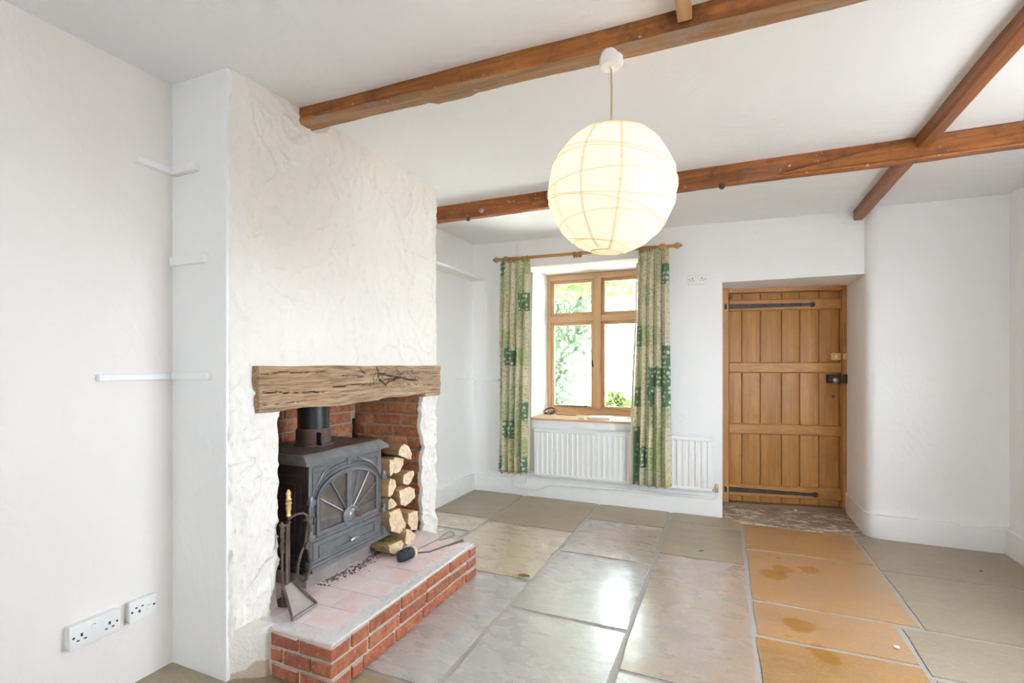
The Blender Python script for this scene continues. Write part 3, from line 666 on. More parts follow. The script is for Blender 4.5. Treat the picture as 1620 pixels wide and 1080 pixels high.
# doors
def door_half(nm, y0, y1, side):
    ya, yb = 1.785, 2.237
    def top(y, d=0.0): return arch(y, .60 - d * .6, .718 - d, ya - .004, yb + .004)
    n = 14; outer = [(y0, .432)] + [(y, top(y)) for y in (y0 + (y1 - y0) * k / n for k in range(n + 1))] + [(y1, .432)]
    i0, i1 = y0 + .018, y1 - .018
    inner = [(i0, .452)] + [(y, top(y, .018)) for y in (i0 + (i1 - i0) * k / n for k in range(n + 1))] + [(i1, .452)]
    mb = MB(); N_ = len(outer); xo = [XF + .002, XF + .014]
    A = [[mb.bm.verts.new((x, a, c_)) for a, c_ in outer] for x in xo]; B = [[mb.bm.verts.new((x, a, c_)) for a, c_ in inner] for x in xo]
    for k in range(N_):
        k2 = (k + 1) % N_
        for q in ((A[1][k], A[1][k2], B[1][k2], B[1][k]), (A[0][k], A[0][k2], A[1][k2], A[1][k]), (B[0][k], B[0][k2], B[1][k2], B[1][k])): mb.bm.faces.new(q)
    d = mb.build(nm, 'stove', st, 30)
    MB().tube([(XF + .015, a, c_) for a, c_ in inner], .004, 5, True).build('door_moulding', 'stove', d)
    mb = MB().prism(inner, 'x', XF + .0005, XF + .003); mb.build('pane', 'glass_sooty', d, 0)
    hub = Vector((2.011, .475)); angs = (8, 33, 57, 78) if side < 0 else (8, 30, 52, 70, 84)
    for t in angs:
        a = math.radians(180 - t if side < 0 else t); dv = Vector((math.cos(a), math.sin(a))); L = .05
        while True:
            p_ = hub + dv * L
            if not (i0 < p_.x < i1) and L > .07 or p_.y > top(p_.x, .018): break
            L += .004
            if L > .4: break
        s0 = hub + dv * .05
        if not (i0 - .01 < s0.x < i1 + .01): s0 = hub + dv * .06
        MB().tube([(XF + .008, s0.x, s0.y), (XF + .008, p_.x, p_.y)], .0048, 6).build('sun_ray', 'stove', d)
    return d
dl = door_half('door', 1.785, 2.008, -1); dr = door_half('door', 2.014, 2.237, 1)
X90 = Matrix.Rotation(math.pi / 2, 4, 'Y')
MB().lathe([(.052, 0), (.052, .010), (.044, .016), (.038, .011), (.034, .014), (.026, .024), (.012, .028)], Matrix.Translation((XF + .008, 2.011, .475)) @ X90, 28).build('hub', 'stove', dr)
MB().tube([(XF + .03, 2.02, .49), (XF + .045, 2.035, .478), (XF + .05, 2.045, .462)], [.008, .009, .006], 8).build('latch_knob', 'rusty', dr)
MB().box(XF, XF + .018, 2.005, 2.017, .43, .72, .003).build('meeting_strip', 'stove', dr)
MB().box(XF, XF + .010, 2.0, 2.024, .735, .772, .003).build('centre_clip', 'stove', st)
for y, zz, d in ((1.757, .605, dl), (1.757, .44, dl), (2.272, .622, dr), (2.272, .435, dr)):
    s_ = -1 if y < 2 else 1
    mb = MB().box(XF - .004, XF + .026, y - .012 - (.012 if s_ < 0 else 0), y + .012 + (.02 if s_ > 0 else 0), zz - .016, zz + .012, .005, 2)
    mb.lathe([(.0105, -.02), (.0105, .018), (.006, .03)], Matrix.Translation((XF + .016, y + s_ * .012, zz)), 10); mb.build('hinge', 'stove', d)
# ash door below
ad = MB().box(XF - .006, XF + .006, 1.766, 2.262, .318, .405, .003).build('ash_door', 'stove', st)
mb = MB()
for q in ((1.80, 2.215, .376, .384), (1.80, 2.215, .330, .338), (1.80, 1.810, .325, .384), (2.205, 2.215, .325, .384)): mb.box(XF + .004, XF + .014, q[0], q[1], q[2], q[3], .003)
mb.build('panel_frame', 'stove', ad)
mb = MB().tube([(XF + .006, 2.02, .352), (XF + .03, 2.02, .354)], .006, 8); mb.tube([(XF + .032, 1.995, .350), (XF + .035, 2.02, .356), (XF + .034, 2.05, .352)], [.006, .011, .007], 8); mb.build('knob', 'steel', ad)
# stepped skirt
sk = [(XF - .01, .322), (XF + .008, .320), (XF + .010, .312), (XF + .020, .309), (XF + .022, .300), (XF + .032, .297), (XF + .034, .279), (XF - .01, .279)]
mb = MB().prism(sk, 'y', 1.735, 2.290, 0); mb.build('skirt_moulding', 'stove', st, 20)
mb = MB().prism([(2.262, .345), (2.275, .325), (2.300, .305), (2.318, .279), (2.25, .279)], 'x', -1.95, XF + .034); mb.build('side_skirt', 'stove', st)
mb = MB()
for k, (w, z0) in enumerate(((.006, .312), (.014, .299), (.022, .287))): mb.box(-2.2, XF, 1.752 - w, 1.76, z0 - .008, z0 + .008, .003)
mb.build('side_skirt', 'stove_dark', st)
MB().box(-2.18, -1.806, 1.748, 2.02, HZ + .001, .252, .003).box(-2.18, -1.818, 2.02, 2.228, HZ + .001, .248, .003).build('plinth', 'pan', st); MB().box(-2.18, -1.85, 1.76, 2.22, .245, .28).build('skirt_gap_shade', 'flue', st)  # black box stands in for shade in the gap under the skirt
# top slab: bevelled hood
mb = MB(); lo = [(-2.22, 1.712), (XF + .022, 1.712), (XF + .022, 2.322), (-2.22, 2.322)]; hi_ = [(-2.22, 1.722), (XF - .008, 1.722), (XF - .008, 2.288), (-2.22, 2.288)]
vs, fs = mb._new([(x, y, .778) for x, y in lo] + [(x, y, .792) for x, y in lo] + [(x, y, .824) for x, y in hi_], [(3, 2, 1, 0), (8, 9, 10, 11)] + [(k, (k + 1) % 4, (k + 1) % 4 + 4, k + 4) for k in range(4)] + [(k + 4, (k + 1) % 4 + 4, (k + 1) % 4 + 8, k + 8) for k in range(4)])
tp = mb.build('top_plate', 'stove', st, 20)
MB().box(-2.2, XF - .02, 1.735, 2.275, .822, .8265, .001).build('dusty_top', 'stove_top', tp)
fc = (-2.02, 2.005)
MB().lathe([(.100, .824), (.100, .835), (.089, .838), (.089, .905), (.084, .912), (.081, .915)], Matrix.Translation((fc[0], fc[1], 0)), 32).build('flue_collar', 'rusty', st)
mb = MB().box(fc[0] + .072, fc[0] + .105, fc[1] - .055, fc[1] - .045, .83, .90, .003); mb.build('collar_clip', 'flue', st)
MB().lathe([(.080, .91), (.080, 1.30)], Matrix.Translation((fc[0], fc[1], 0)), 32).build('flue_pipe', 'flue', st)
tag(MB().box(-2.332, -2.312, 2.655, 2.672, .19, .885, .003).build('iron_bar', 'flue'), 'thin black bar upright in the brick corner behind the stove', 'bar')

# ------------------------------------------------------------------ firewood
LG = [(-1.74, [(2.378, .747), (2.395, .772), (2.43, .784), (2.471, .761), (2.501, .713), (2.495, .679), (2.459, .687), (2.378, .725)], 'bark', 'half-round log on top of the firewood stack'),
 (-1.755, [(2.35, .716), (2.447, .69), (2.442, .654), (2.407, .622), (2.373, .615), (2.33, .628), (2.33, .68)], 'bark', 'bark-sided split log directly under the topmost log'),
 (-1.735, [(2.283, .713), (2.333, .707), (2.325, .664), (2.307, .626), (2.285, .618), (2.281, .668)], 'log_side', 'pale wedge of firewood beside the upper right stove hinge'),
 (-1.74, [(2.405, .600), (2.477, .608), (2.532, .604), (2.544, .577), (2.507, .542), (2.471, .529), (2.41, .55)], 'log_side', 'firewood with a curved pale end touching the brick, third from the top'),
 (-1.74, [(2.282, .590), (2.30, .607), (2.339, .588), (2.35, .55), (2.322, .514), (2.301, .497), (2.28, .502)], 'log_side', 'upright-looking split log between the two right stove hinges'),
 (-1.735, [(2.385, .515), (2.471, .522), (2.52, .496), (2.526, .445), (2.477, .422), (2.442, .406), (2.395, .43)], 'log_side', 'five-sided split log with a bright white cut end mid-stack'),
 (-1.745, [(2.282, .480), (2.30, .493), (2.334, .476), (2.372, .438), (2.328, .426), (2.285, .430)], 'bark', 'small rounded log just above the fat pale log'),
 (-1.73, [(2.285, .418), (2.328, .423), (2.373, .418), (2.395, .36), (2.424, .317), (2.412, .281), (2.361, .273), (2.296, .305), (2.282, .36)], 'bark', 'fat pale log with a dark split across its end'),
 (-1.715, [(2.435, .372), (2.50, .37), (2.535, .358), (2.540, .296), (2.519, .245), (2.465, .262), (2.432, .31)], 'log_side', 'square-edged log against the brick low in the stack'),
 (-1.70, [(2.388, .297), (2.442, .272), (2.502, .222), (2.465, .194), (2.412, .191), (2.378, .215)], 'log_side', 'triangular log resting on the hearth next to the brush'),
 (-1.685, [(2.215, .262), (2.256, .256), (2.326, .256), (2.343, .227), (2.315, .196), (2.255, .193), (2.222, .215)], 'bark', 'mossy log on the hearth at the foot of the stove')]
def log(xe, poly, sidem, label, L=.27, k=0):
    mb = MB(); n = len(poly); segs = 7; rings = []
    cy = sum(p[0] for p in poly) / n; cz = sum(p[1] for p in poly) / n
    # densify the outline
    dense = []
    for i in range(n):
        a, c_ = poly[i], poly[(i + 1) % n]
        for t in (0, .33, .66): dense.append((a[0] + (c_[0] - a[0]) * t, a[1] + (c_[1] - a[1]) * t))
    N_ = len(dense)
    tilt = U(-.06, .06)
    for s_ in range(segs + 1):
        x = xe - L * s_ / segs; ring = []
        for q, (y, z) in enumerate(dense):
            w = noise.noise_vector(Vector((x * 9, q * .8, k * 3.1))) * .0035
            sh = 1 - (.03 if s_ == 0 else 0)
            yy = cy + (y - cy) * sh + w.y; zz = max(HZ + .003, cz + (z - cz) * sh + w.z)
            xx = x + ((y - cy) * tilt * 2 + (z - cz) * U(-.1, .1) if s_ in (0, 1) else 0) + (.004 * noise.noise(Vector((q, k, 4))) if s_ < 2 else 0)
            if s_ == 1: xx = ring_x[q] - .005
            ring.append(mb.bm.verts.new((xx, yy, zz)))
        if s_ == 0: ring_x = [v.co.x for v in ring]
        rings.append(ring)
    for r0, r1 in zip(rings, rings[1:]):
        for q in range(N_): mb.bm.faces.new((r0[q], r0[(q + 1) % N_], r1[(q + 1) % N_], r1[q]))
    # end cap with a slightly uneven centre
    c0 = mb.bm.verts.new((sum(ring_x) / N_ + .003, cy + U(-.01, .01), cz + U(-.01, .01)))
    for q in range(N_):
        f = mb.bm.faces.new((rings[0][q], rings[0][(q + 1) % N_], c0)); f.material_index = 1
    mb.bm.faces.new(rings[-1])
    o = mb.build('log', [sidem, 'log_end'], None, 35); tag(o, label, 'log', 'firewood stacked beside the stove'); return o
for k, (xe, poly, sm_, lb) in enumerate(LG): lg = log(xe, poly, sm_, lb, .24 if k != 10 else .13, k)
mb = MB()
for _ in range(150):   # moss tufts on the last log
    p = Vector((-1.82 + U(0, .12), U(2.215, 2.34), 0)); p.z = .258 - abs(p.y - 2.28) * .12 if R() < .7 else U(.21, .26)
    if p.z < .25: p.y = 2.216
    for _k in range(3):
        d = Vector((U(-1, 1), U(-1, 1), U(.1, 1))).normalized() * U(.006, .014); s_ = d.cross(Vector((R(), R(), R()))).normalized() * .004
        a, b_, c_ = (mb.bm.verts.new(p + q) for q in (-s_, s_, d)); mb.bm.faces.new((a, b_, c_))
tag(mb.build('moss', 'moss', lg, 0, False), None, None, None, 'stuff')
# ash and bark crumbs
mb = MB()
for _ in range(420):
    t = R(); y = 1.80 + t * .62; x = -1.80 + abs(random.gauss(0, .03)) + (.05 * max(0, 1 - abs(y - 2.05) / .2)) * R()
    if y > 2.2: x = min(x, -1.72)
    s_ = U(.0015, .005); mb.box(x - s_, x + s_, y - s_ * .7, y + s_ * .7, HZ + .002, HZ + .0025 + s_ * .8, mx=None)
o = mb.build('ash_crumbs', 'ash', None, 0); tag(o, 'scattered ash and bark crumbs along the foot of the stove', 'ash', None, 'stuff')

# ------------------------------------------------------------------ fireside tools
ts = empty('fire_tool_stand', (-1.79, 1.63, HZ), 'iron fireside tool stand with a turned brass handle left of the stove', 'tool stand')
sx_, sy_ = -1.785, 1.625
MB().lathe([(.055, HZ + .003), (.055, HZ + .01), (.03, HZ + .018), (.012, HZ + .03)], Matrix.Translation((sx_, sy_, 0)), 20).build('base', 'wrought', ts)
MB().tube([(sx_, sy_, HZ + .02), (sx_, sy_, .575)], .0075, 8).build('pole', 'wrought', ts)
MB().lathe([(.006, .57), (.012, .578), (.008, .588), (.013, .612), (.011, .625), (.015, .632), (.010, .640), (.014, .648), (.009, .656), (.010, .668), (.012, .676), (.007, .688), (.003, .694)], Matrix.Translation((sx_, sy_, 0)), 14).build('handle', 'brass', ts)
MB().tube([(sx_, sy_, .562), (sx_ + .01, sy_ + .03, .574), (sx_ + .02, sy_ + .065, .574), (sx_ + .02, sy_ + .088, .555), (sx_ + .02, sy_ + .08, .535), (sx_ + .02, sy_ + .066, .54)], .0055, 7).build('hook_arm', 'wrought', ts)
MB().tube([(sx_, sy_, .558), (sx_ + .03, sy_ - .02, .558), (sx_ + .045, sy_ - .045, .555), (sx_ + .03, sy_ - .065, .553), (sx_ + .015, sy_ - .06, .556)], .0055, 7).build('hook_arm', 'wrought', ts)
pk = empty('poker', (-1.76, 1.56, .3), 'rust-brown poker with twisted grip hanging furthest left on the tool stand', 'poker')
px_, py_ = sx_ + .035, sy_ - .068
MB().tube([(px_, py_ + .006, .215), (px_, py_ + .003, .44)], .005, 7).build('rod', 'wrought', pk)
MB().tube([(px_, py_ + .003 + .003 * math.sin(k * 1.7), .44 + k * .012) for k in range(12)], [.008 if k % 2 else .0095 for k in range(11)] + [.003], 7).build('grip', 'wrought', pk)
tg = empty('fire_tongs', (-1.76, 1.69, .25), 'scissor-shaped iron fire tongs hanging on the tool stand beside the stove door', 'tongs')
tx = sx_ + .03
MB().tube([(tx, 1.742, .505), (tx, 1.75, .53), (tx, 1.735, .545), (tx, 1.715, .535), (tx, 1.705, .50), (tx, 1.695, .44), (tx, 1.672, .405), (tx, 1.650, .355), (tx, 1.648, .31), (tx, 1.668, .275), (tx, 1.68, .27)], .0062, 7).build('arm', 'wrought', tg)
MB().tube([(tx + .01, 1.70, .545), (tx + .01, 1.712, .50), (tx + .01, 1.70, .44), (tx + .01, 1.70, .405), (tx + .01, 1.715, .355), (tx + .01, 1.71, .31), (tx + .01, 1.692, .275), (tx + .01, 1.675, .265)], .0062, 7).build('arm', 'wrought', tg)
MB().lathe([(.016, -.008), (.016, .008), (.006, .012)], Matrix.Translation((tx + .008, 1.696, .425)) @ X90, 12).build('pivot', 'wrought', tg)
sh = empty('fire_shovel', (-1.70, 1.60, HZ), 'flat grey ash shovel leaning with its blade on the hearth tiles', 'shovel')
A_ = [Vector((-1.628, 1.498, HZ + .012)), Vector((-1.640, 1.640, HZ + .012)), Vector((-1.738, 1.600, .300)), Vector((-1.735, 1.548, .296))]
nn = (A_[1] - A_[0]).cross(A_[3] - A_[0]).normalized() * .0025
mb = MB(); mb._new([p - nn for p in A_] + [p + nn for p in A_], [(0, 1, 2, 3), (4, 7, 6, 5)] + [(k, (k + 1) % 4, (k + 1) % 4 + 4, k + 4) for k in range(4)]); mb.build('blade', 'pan', sh)
mb = MB()
for a, c_ in ((0, 3), (1, 2)): mb.tube([A_[a] + nn * 3, A_[c_] + nn * 3], .006, 5)
mb.build('side_lip', 'wrought', sh); MB().tube([A_[0] + nn, A_[1] + nn], .0075, 6).build('front_lip', 'steel', sh)
MB().tube([(-1.736, 1.574, .297), (-1.755, 1.588, .33), (-1.77, 1.600, .40), (-1.772, 1.603, .56)], .006, 7).build('handle', 'wrought', sh)
br = empty('hearth_brush', (-1.57, 2.30, HZ), 'black-bristled hearth brush with a looped wire handle lying on the tiles', 'brush')
bd = Vector((.072, .330, 0)).normalized(); bo = Vector((-1.575, 2.275, HZ + .033)); bs = Vector((bd.y, -bd.x, 0))
mxb = Matrix.Translation(bo) @ Matrix(((bd.x, bs.x, 0), (bd.y, bs.y, 0), (0, 0, 1))).to_4x4()
bd3 = Matrix((bd, bs, Vector((0, 0, 1)))).transposed().to_4x4()
mb = MB()
for k in range(260):
    a = U(0, 6.28); e = U(-1, 1); r_ = .031 * math.sqrt(max(0, 1 - .3 * e * e)); p = Vector((-.05 + .045 * e, r_ * math.cos(a) * 1.25, r_ * math.sin(a))); p.z = max(p.z, -.028)
    q = p * 1.0 + Vector((-.012, U(-.004, .004), U(-.004, .004))); q.z = max(q.z, -.029); s_ = Vector((0, .002, .002)); v = [mb.bm.verts.new(t) for t in (p - s_, p + s_, q)]; mb.bm.faces.new(v)
mb.lathe([(.006, -.10), (.022, -.095), (.031, -.07), (.031, -.02), (.024, -.002)], Matrix.Rotation(math.pi / 2, 4, 'Y'), 14)
mb.build('bristles', 'bristle', br, 60, mx=Matrix.Translation(bo) @ bd3)
MB().lathe([(.020, -.01), (.033, -.006), (.033, .008), (.014, .014)], Matrix.Rotation(math.pi / 2, 4, 'Y'), 16).build('ferrule', 'log_end', br, 40, mx=Matrix.Translation(bo) @ bd3)
lp = [(.012, 0, 0), (.10, -.002, .002), (.20, -.002, .008), (.24, -.012, .012), (.30, -.03, .014), (.335, -.032, .012), (.35, -.014, .006), (.335, .006, 0), (.28, .008, -.004), (.21, .004, .004)]
MB().tube([Matrix.Translation(bo) @ bd3 @ Vector(p) for p in lp], .0042, 7).build('wire_handle', 'steel', br)
pr = MB().tube([(-1.690, 2.235, HZ + .008), (-1.60, 2.30, HZ + .009), (-1.52, 2.36, HZ + .010), (-1.44, 2.605, HZ + .010)], .004, 7)
pr.tube([(-1.475, 2.49, HZ + .008), (-1.45, 2.56, HZ + .007), (-1.43, 2.59, HZ + .006)], .004, 6)
tag(pr.build('fire_rod', 'wrought'), 'thin forked iron rod lying under the brush on the hearth', 'rod')

# ------------------------------------------------------------------ window
w1 = empty('window_1', (-1.175, 4.95, .745), 'oak casement window with four panes looking on the garden', None, None, 0, 'structure')
YW = 4.92
def mem(nm, x0, x1, z0, z1, y0=YW, y1=YW + .07, mtl='window_v', p=None, bev=.004): return MB().box(x0, x1, y0, y1, z0, z1, bev).build(nm, mtl, p or w1)
mem('stile', WX0 - .012, -1.672, .740, 2.186); mem('stile', -.685, WX1 + .012, .740, 2.186)
mem('mullion', -1.215, -1.135, .80, 2.14, YW - .004)
mem('head_rail', -1.673, -.684, 2.126, 2.187, mtl='window_h'); mem('bottom_rail', -1.673, -.684, .740, .800, mtl='window_h')
mem('transom', -1.673, -1.2145, 1.690, 1.762, mtl='window_h'); mem('transom', -1.1355, -.684, 1.690, 1.762, mtl='window_h')
for x0, x1, z0, z1 in ((-1.672, -1.215, 1.762, 2.126), (-1.135, -.685, 1.762, 2.126), (-1.672, -1.215, .80, 1.69), (-1.135, -.685, .80, 1.69)):
    t = .030; s_ = empty('sash', ((x0 + x1) / 2, YW + .03, z0), None, None); attach_loc = s_.location.copy(); attach(s_, w1)
    for q, mtl in (((x0, x0 + t, z0, z1), 'window_v'), ((x1 - t, x1, z0, z1), 'window_v'), ((x0 + t, x1 - t, z1 - t, z1), 'window_h'), ((x0 + t, x1 - t, z0, z0 + t), 'window_h')):
        MB().box(q[0], q[1], YW + .022, YW + .06, q[2], q[3], .004).build('sash_rail', mtl, s_)
    MB().box(x0 + t - .004, x1 - t + .004, YW + .038, YW + .042, z0 + t - .004, z1 - t + .004).build('pane', 'glass', s_, 0)
MB().tube([(-1.222, YW + .018, 1.235), (-1.222, YW, 1.24), (-1.226, YW - .006, 1.265), (-1.228, YW - .006, 1.30)], [.008, .008, .006, .005], 7).build('casement_catch', 'strap', w1)
mb = MB().tube([(-1.60, YW + .012, .825), (-1.30, YW + .010, .822)], .005, 6); mb.tube([(-1.31, YW + .01, .822), (-1.28, YW + .005, .828)], .008, 6); mb.build('casement_stay', 'strap', w1)
sl = MB().box(WX0 - .005, WX1 + .005, 4.402, 4.925, .726, .748, .004, 2).build('window_sill', 'window_h', w1)
cb = []
for k in range(64):
    t = k / 63 * 6.28 * 4.2; r_ = .048 + .016 * math.sin(k * .37); cb.append((-1.60 + r_ * math.cos(t) * 1.1, 4.70 + .028 * math.sin(t) + .01 * math.sin(k), .758 + .035 * (1 + math.sin(t * .98 + .6)) * (.55 + .45 * math.sin(k * .21))))
cb += [(-1.53, 4.69, .756), (-1.42, 4.70, .754), (-1.33, 4.69, .754)]
tag(MB().tube(cb, .0036, 5).build('cable', 'black_rubber'), 'tangled black cable coiled on the window sill', 'cable')
mb = MB().box(-1.17, -.955, 4.47, 4.60, .749, .772, .008, 2); rt = mb.build('router', 'white_plastic'); tag(rt, 'flat white plastic box lying on the window sill', 'box')
tag(MB().tube([(-.83, 4.62, .752), (-.80, 4.66, .756), (-.775, 4.70, .80)], .0035, 6).build('wire_offcut', 'stem'), 'short bent wire standing on the sill by the right curtain', 'wire')
tag(MB().tube([(-1.24, 4.45, .7515), (-1.19, 4.455, .7515)], .003, 6).build('pencil_stub', 'strap'), 'short dark stick on the sill beside the white box', 'stick')

# curtain pole, rings, curtains
cp = empty('curtain_pole', (-1.18, 4.305, 2.255), 'turned pine curtain pole with ball finials above the window', 'curtain pole')
def pole_z(x): return 2.262 - .012 * (x + 2.03)
PY = 4.305
RX = Matrix.Rotation(math.pi / 2, 4, 'Y')
MB().tube([(-2.0, PY, pole_z(-2.0)), (-.37, PY, pole_z(-.37))], .0135, 14).build('rod', 'pole', cp)
fin = [(.014, 0), (.020, .006), (.014, .012), (.024, .020), (.028, .030), (.024, .042), (.012, .050), (.016, .056), (.008, .066), (.003, .070)]
MB().lathe(fin, Matrix.Translation((-.385, PY, pole_z(-.385))) @ RX, 16).build('finial', 'pole', cp)
MB().lathe(fin, Matrix.Translation((-1.985, PY, pole_z(-2))) @ Matrix.Rotation(-math.pi / 2, 4, 'Y'), 16).build('finial', 'pole', cp)
for x in (-1.915, -.475):
    mb = MB().lathe([(.022, -.02), (.026, -.012), (.026, .012), (.022, .02)], Matrix.Translation((x, PY, pole_z(x))) @ RX, 16); mb.tube([(x, PY, pole_z(x)), (x, 4.425, pole_z(x))], .012, 10); mb.lathe([(.03, 0), (.03, .012), (.02, .018)], Matrix.Translation((x, 4.425, pole_z(x))) @ Matrix.Rotation(math.pi / 2, 4, 'X'), 16); mb.build('bracket', 'pole', cp)
ORD = ['first', 'second', 'third', 'fourth', 'fifth', 'sixth']
def ring(x, label, group, tilt=0):
    n = 18; pts = [(x + tilt * .02 * math.sin(a), PY + .024 * math.cos(a), pole_z(x) - .010 + .024 * math.sin(a)) for a in (6.2832 * k / n for k in range(n))]
    o = MB().tube(pts, .0052, 6, True).build('curtain_ring', 'ring'); tag(o, label, 'curtain ring', group)
for k, x in enumerate((-1.885, -1.862, -1.84, -1.815, -1.74, -1.69)): ring(x, 'wooden ring of the left curtain, %s from the left end of the pole' % ORD[k], 'rings of the left curtain', U(-.4, .4))
for k, x in enumerate((-1.243, -1.222, -1.199, -1.178)): ring(x, 'empty wooden ring mid-pole, %s from the left in its cluster' % ORD[k], 'empty rings mid-pole', U(-.4, .4))
for k, x in enumerate((-.66, -.64, -.615, -.592, -.57, -.545)): ring(x, 'wooden ring of the right curtain, %s counted from the lantern side' % ORD[k], 'rings of the right curtain', U(-.4, .4))
def curtain(x0t, x1t, x0b, x1b, label, seed, line_side, rev=False):
    z1, z0 = 2.242, .222; NU, NV = 96, 44; folds = 4.2
    mb = MB(); uvl = mb.bm.loops.layers.uv.new('UVMap')
    def P(u, v):
        a = x0t + (x1t - x0t) * u; c_ = x0b + (x1b - x0b) * u; x = c_ + (a - c_) * v
        amp = .020 + .016 * (1 - v) + .006 * noise.noise(Vector((u * 3, v * 2, seed)))
        ph = 2 * math.pi * folds * (u + .035 * noise.noise(Vector((u * 3, v * 1.2, seed + 3)))) + .5 * noise.noise(Vector((v * 2.2, 0, seed)))
        y = 4.300 + amp * math.sin(ph) * (1 - .45 * (v > .955)) ; x += .010 * math.sin(ph * 2) * (1 - v * .5)
        zz = z0 + (z1 - z0) * v + (.006 * math.sin(ph) if v == 0 else 0) + (.008 * noise.noise(Vector((u * 9, 0, seed))) if v == 1 else 0)
        return Vector((x, y, zz))
    V = [[mb.bm.verts.new(P(i / NU, j / NV)) for j in range(NV + 1)] for i in range(NU + 1)]
    for i in range(NU):
        for j in range(NV):
            f = mb.bm.faces.new((V[i][j], V[i + 1][j], V[i + 1][j + 1], V[i][j + 1]))
            for l, (a, b_) in zip(f.loops, ((i, j), (i + 1, j), (i + 1, j + 1), (i, j + 1))): l[uvl].uv = (a / NU * .62 + seed, b_ / NV * 2.02)
    o = mb.build('curtain', 'curtain', None, 70, False)
    m_ = o.modifiers.new('thick', 'SOLIDIFY'); m_.thickness = .003
    tag(o, label, 'curtain')
    mb = MB(); s_ = line_side
    def Q(u, v):
        b_ = P(1 if s_ > 0 else 0, v); return b_ + Vector((s_ * (.004 + .028 * u * (1 - v * .6)), -.004 + .018 * math.sin(u * 2.6), .004 * (1 - u) * 0))
    mb.grid(5, 30, lambda a, b_: Q(a, .0 + .94 * b_)); l = mb.build('lining', 'lining', o, 70, False); tag(l, 'cream lining turned out along the edge')
    m_ = l.modifiers.new('thick', 'SOLIDIFY'); m_.thickness = .002
    return o
curtain(-1.968, -1.668, -1.992, -1.715, 'left green patchwork-print curtain hanging beside the alcove', .13, 1)
curtain(-.668, -.428, -.715, -.408, 'right green patchwork-print curtain hanging nearer the door', 3.57, -1)
# white cable cover above the pole
tag(MB().box(-1.853, -1.833, 4.40, 4.422, 2.20, 2.43, .003).build('cable_trunking', 'white_gloss'), 'short white cable cover running up from the curtain pole to the ceiling', 'trunking')

# ------------------------------------------------------------------ radiator and pipes
rd = empty('radiator', (-.87, 4.36, .2), 'long white ribbed panel radiator under the window', 'radiator')
rx0, rx1, rz0, rz1, ry = -1.645, -.086, .205, .648, 4.352
mb = MB(); nfl = 31; prof = []
pw = (rx1 - rx0 - .05) / nfl
prof.append((rx0, ry + .004)); prof.append((rx0 + .024, ry))
for k in range(nfl):
    x = rx0 + .025 + k * pw; prof += [(x + .006, ry), (x + .012, ry + .009), (x + pw - .016, ry + .009), (x + pw - .008, ry)]
prof += [(rx1 - .024, ry), (rx1, ry + .004)]
back = [(rx1, ry + .022), (rx0, ry + .022)]
mb.prism(prof + back, 'z', rz0 + .028, rz1 - .028); mb.build('ribbed_panel', 'white_gloss', rd, 25)
MB().box(rx0, rx1, ry - .001, ry + .024, rz1 - .03, rz1, .006, 2).build('top_edge', 'white_gloss', rd); MB().box(rx0, rx1, ry - .001, ry + .024, rz0, rz0 + .03, .006, 2).build('bottom_edge', 'white_gloss', rd)
MB().box(rx0 - .003, rx1 + .003, ry - .003, ry + .04, rz1 - .001, rz1 + .012, .004, 2).build('top_grille', 'white_gloss', rd)
for x in (-1.5, -.25): MB().box(x, x + .04, ry + .02, 4.418, .3, .56).build('bracket', 'white_gloss', rd)
mb = MB().tube([(rx1 - .01, ry + .012, .222), (rx1 + .03, ry + .012, .222)], .011, 10); mb.lathe([(.013, -.015), (.013, .02), (.009, .024)], Matrix.Translation((rx1 + .032, ry + .012, .222)), 12); mb.build('valve', 'steel', rd)
MB().lathe([(.014, 0), (.015, .006), (.012, .028)], Matrix.Translation((rx1 + .032, ry + .012, .245)), 12).build('valve_cap', 'brass', rd)
tag(MB().tube([(-1.845, 4.37, .30), (-1.845, 4.37, .125), (-1.838, 4.37, .117), (-1.74, 4.37, .121), (-1.732, 4.37, .128), (-1.732, 4.37, .225), (-1.715, 4.365, .238), (-1.64, 4.362, .238)], .0072, 8).build('heating_pipe', 'white_gloss'), 'white U-shaped heating pipe loop below the left curtain', 'pipe')
zz_ = [(-1.878, 4.369, .30), (-1.878, 4.369, .082), (-1.868, 4.369, .073), (-1.64, 4.368, .068), (-1.61, 4.368, .074), (-1.50, 4.367, .122), (-1.475, 4.367, .128), (-.9, 4.362, .148), (-.075, 4.358, .158), (-.058, 4.362, .168), (-.054, 4.363, .212)]
tag(MB().tube(zz_, .0075, 8).build('heating_pipe', 'white_gloss'), 'long white heating pipe running along the skirting to the radiator valve', 'pipe')

# ------------------------------------------------------------------ door
th = math.atan2(.18, .96)
dr_ = empty('door_1', (0, 4.82, 0), 'ledged pine plank door with black strap hinges', None, None, th, 'structure'); DM = wm(dr_)
def dpart(mb, nm, mtl, p=None, sm=40): return mb.build(nm, mtl, p or dr_, sm, mx=DM)
dpart(MB().box(-.02, .040, -.012, .06, 0, 1.95, .004), 'frame_post', 'door'); dpart(MB().box(.945, .998, -.012, .06, 0, 1.95, .004), 'frame_post', 'door'); dpart(MB().box(.04, .945, -.010, .06, 1.892, 1.95, .004), 'frame_head', 'ledge')
js = [.044, .156, .309, .480, .626, .777, .934]
for a, c_ in zip(js, js[1:]): dpart(MB().box(a + .0022, c_ - .0022, .022 + jit(.001), .05, .028 + U(0, .006), 1.882, .004, 2), 'plank', 'door')
for z0, z1 in ((1.728, 1.832), (1.178, 1.275), (.633, .729), (.078, .185)):
    mb = MB().prism([(.022, z0), (.006, z0 + .006), (.002, z0 + .012), (.002, z1 - .012), (.006, z1 - .006), (.022, z1)], 'x', .046, .940); dpart(mb, 'ledge', 'ledge', None, 20)
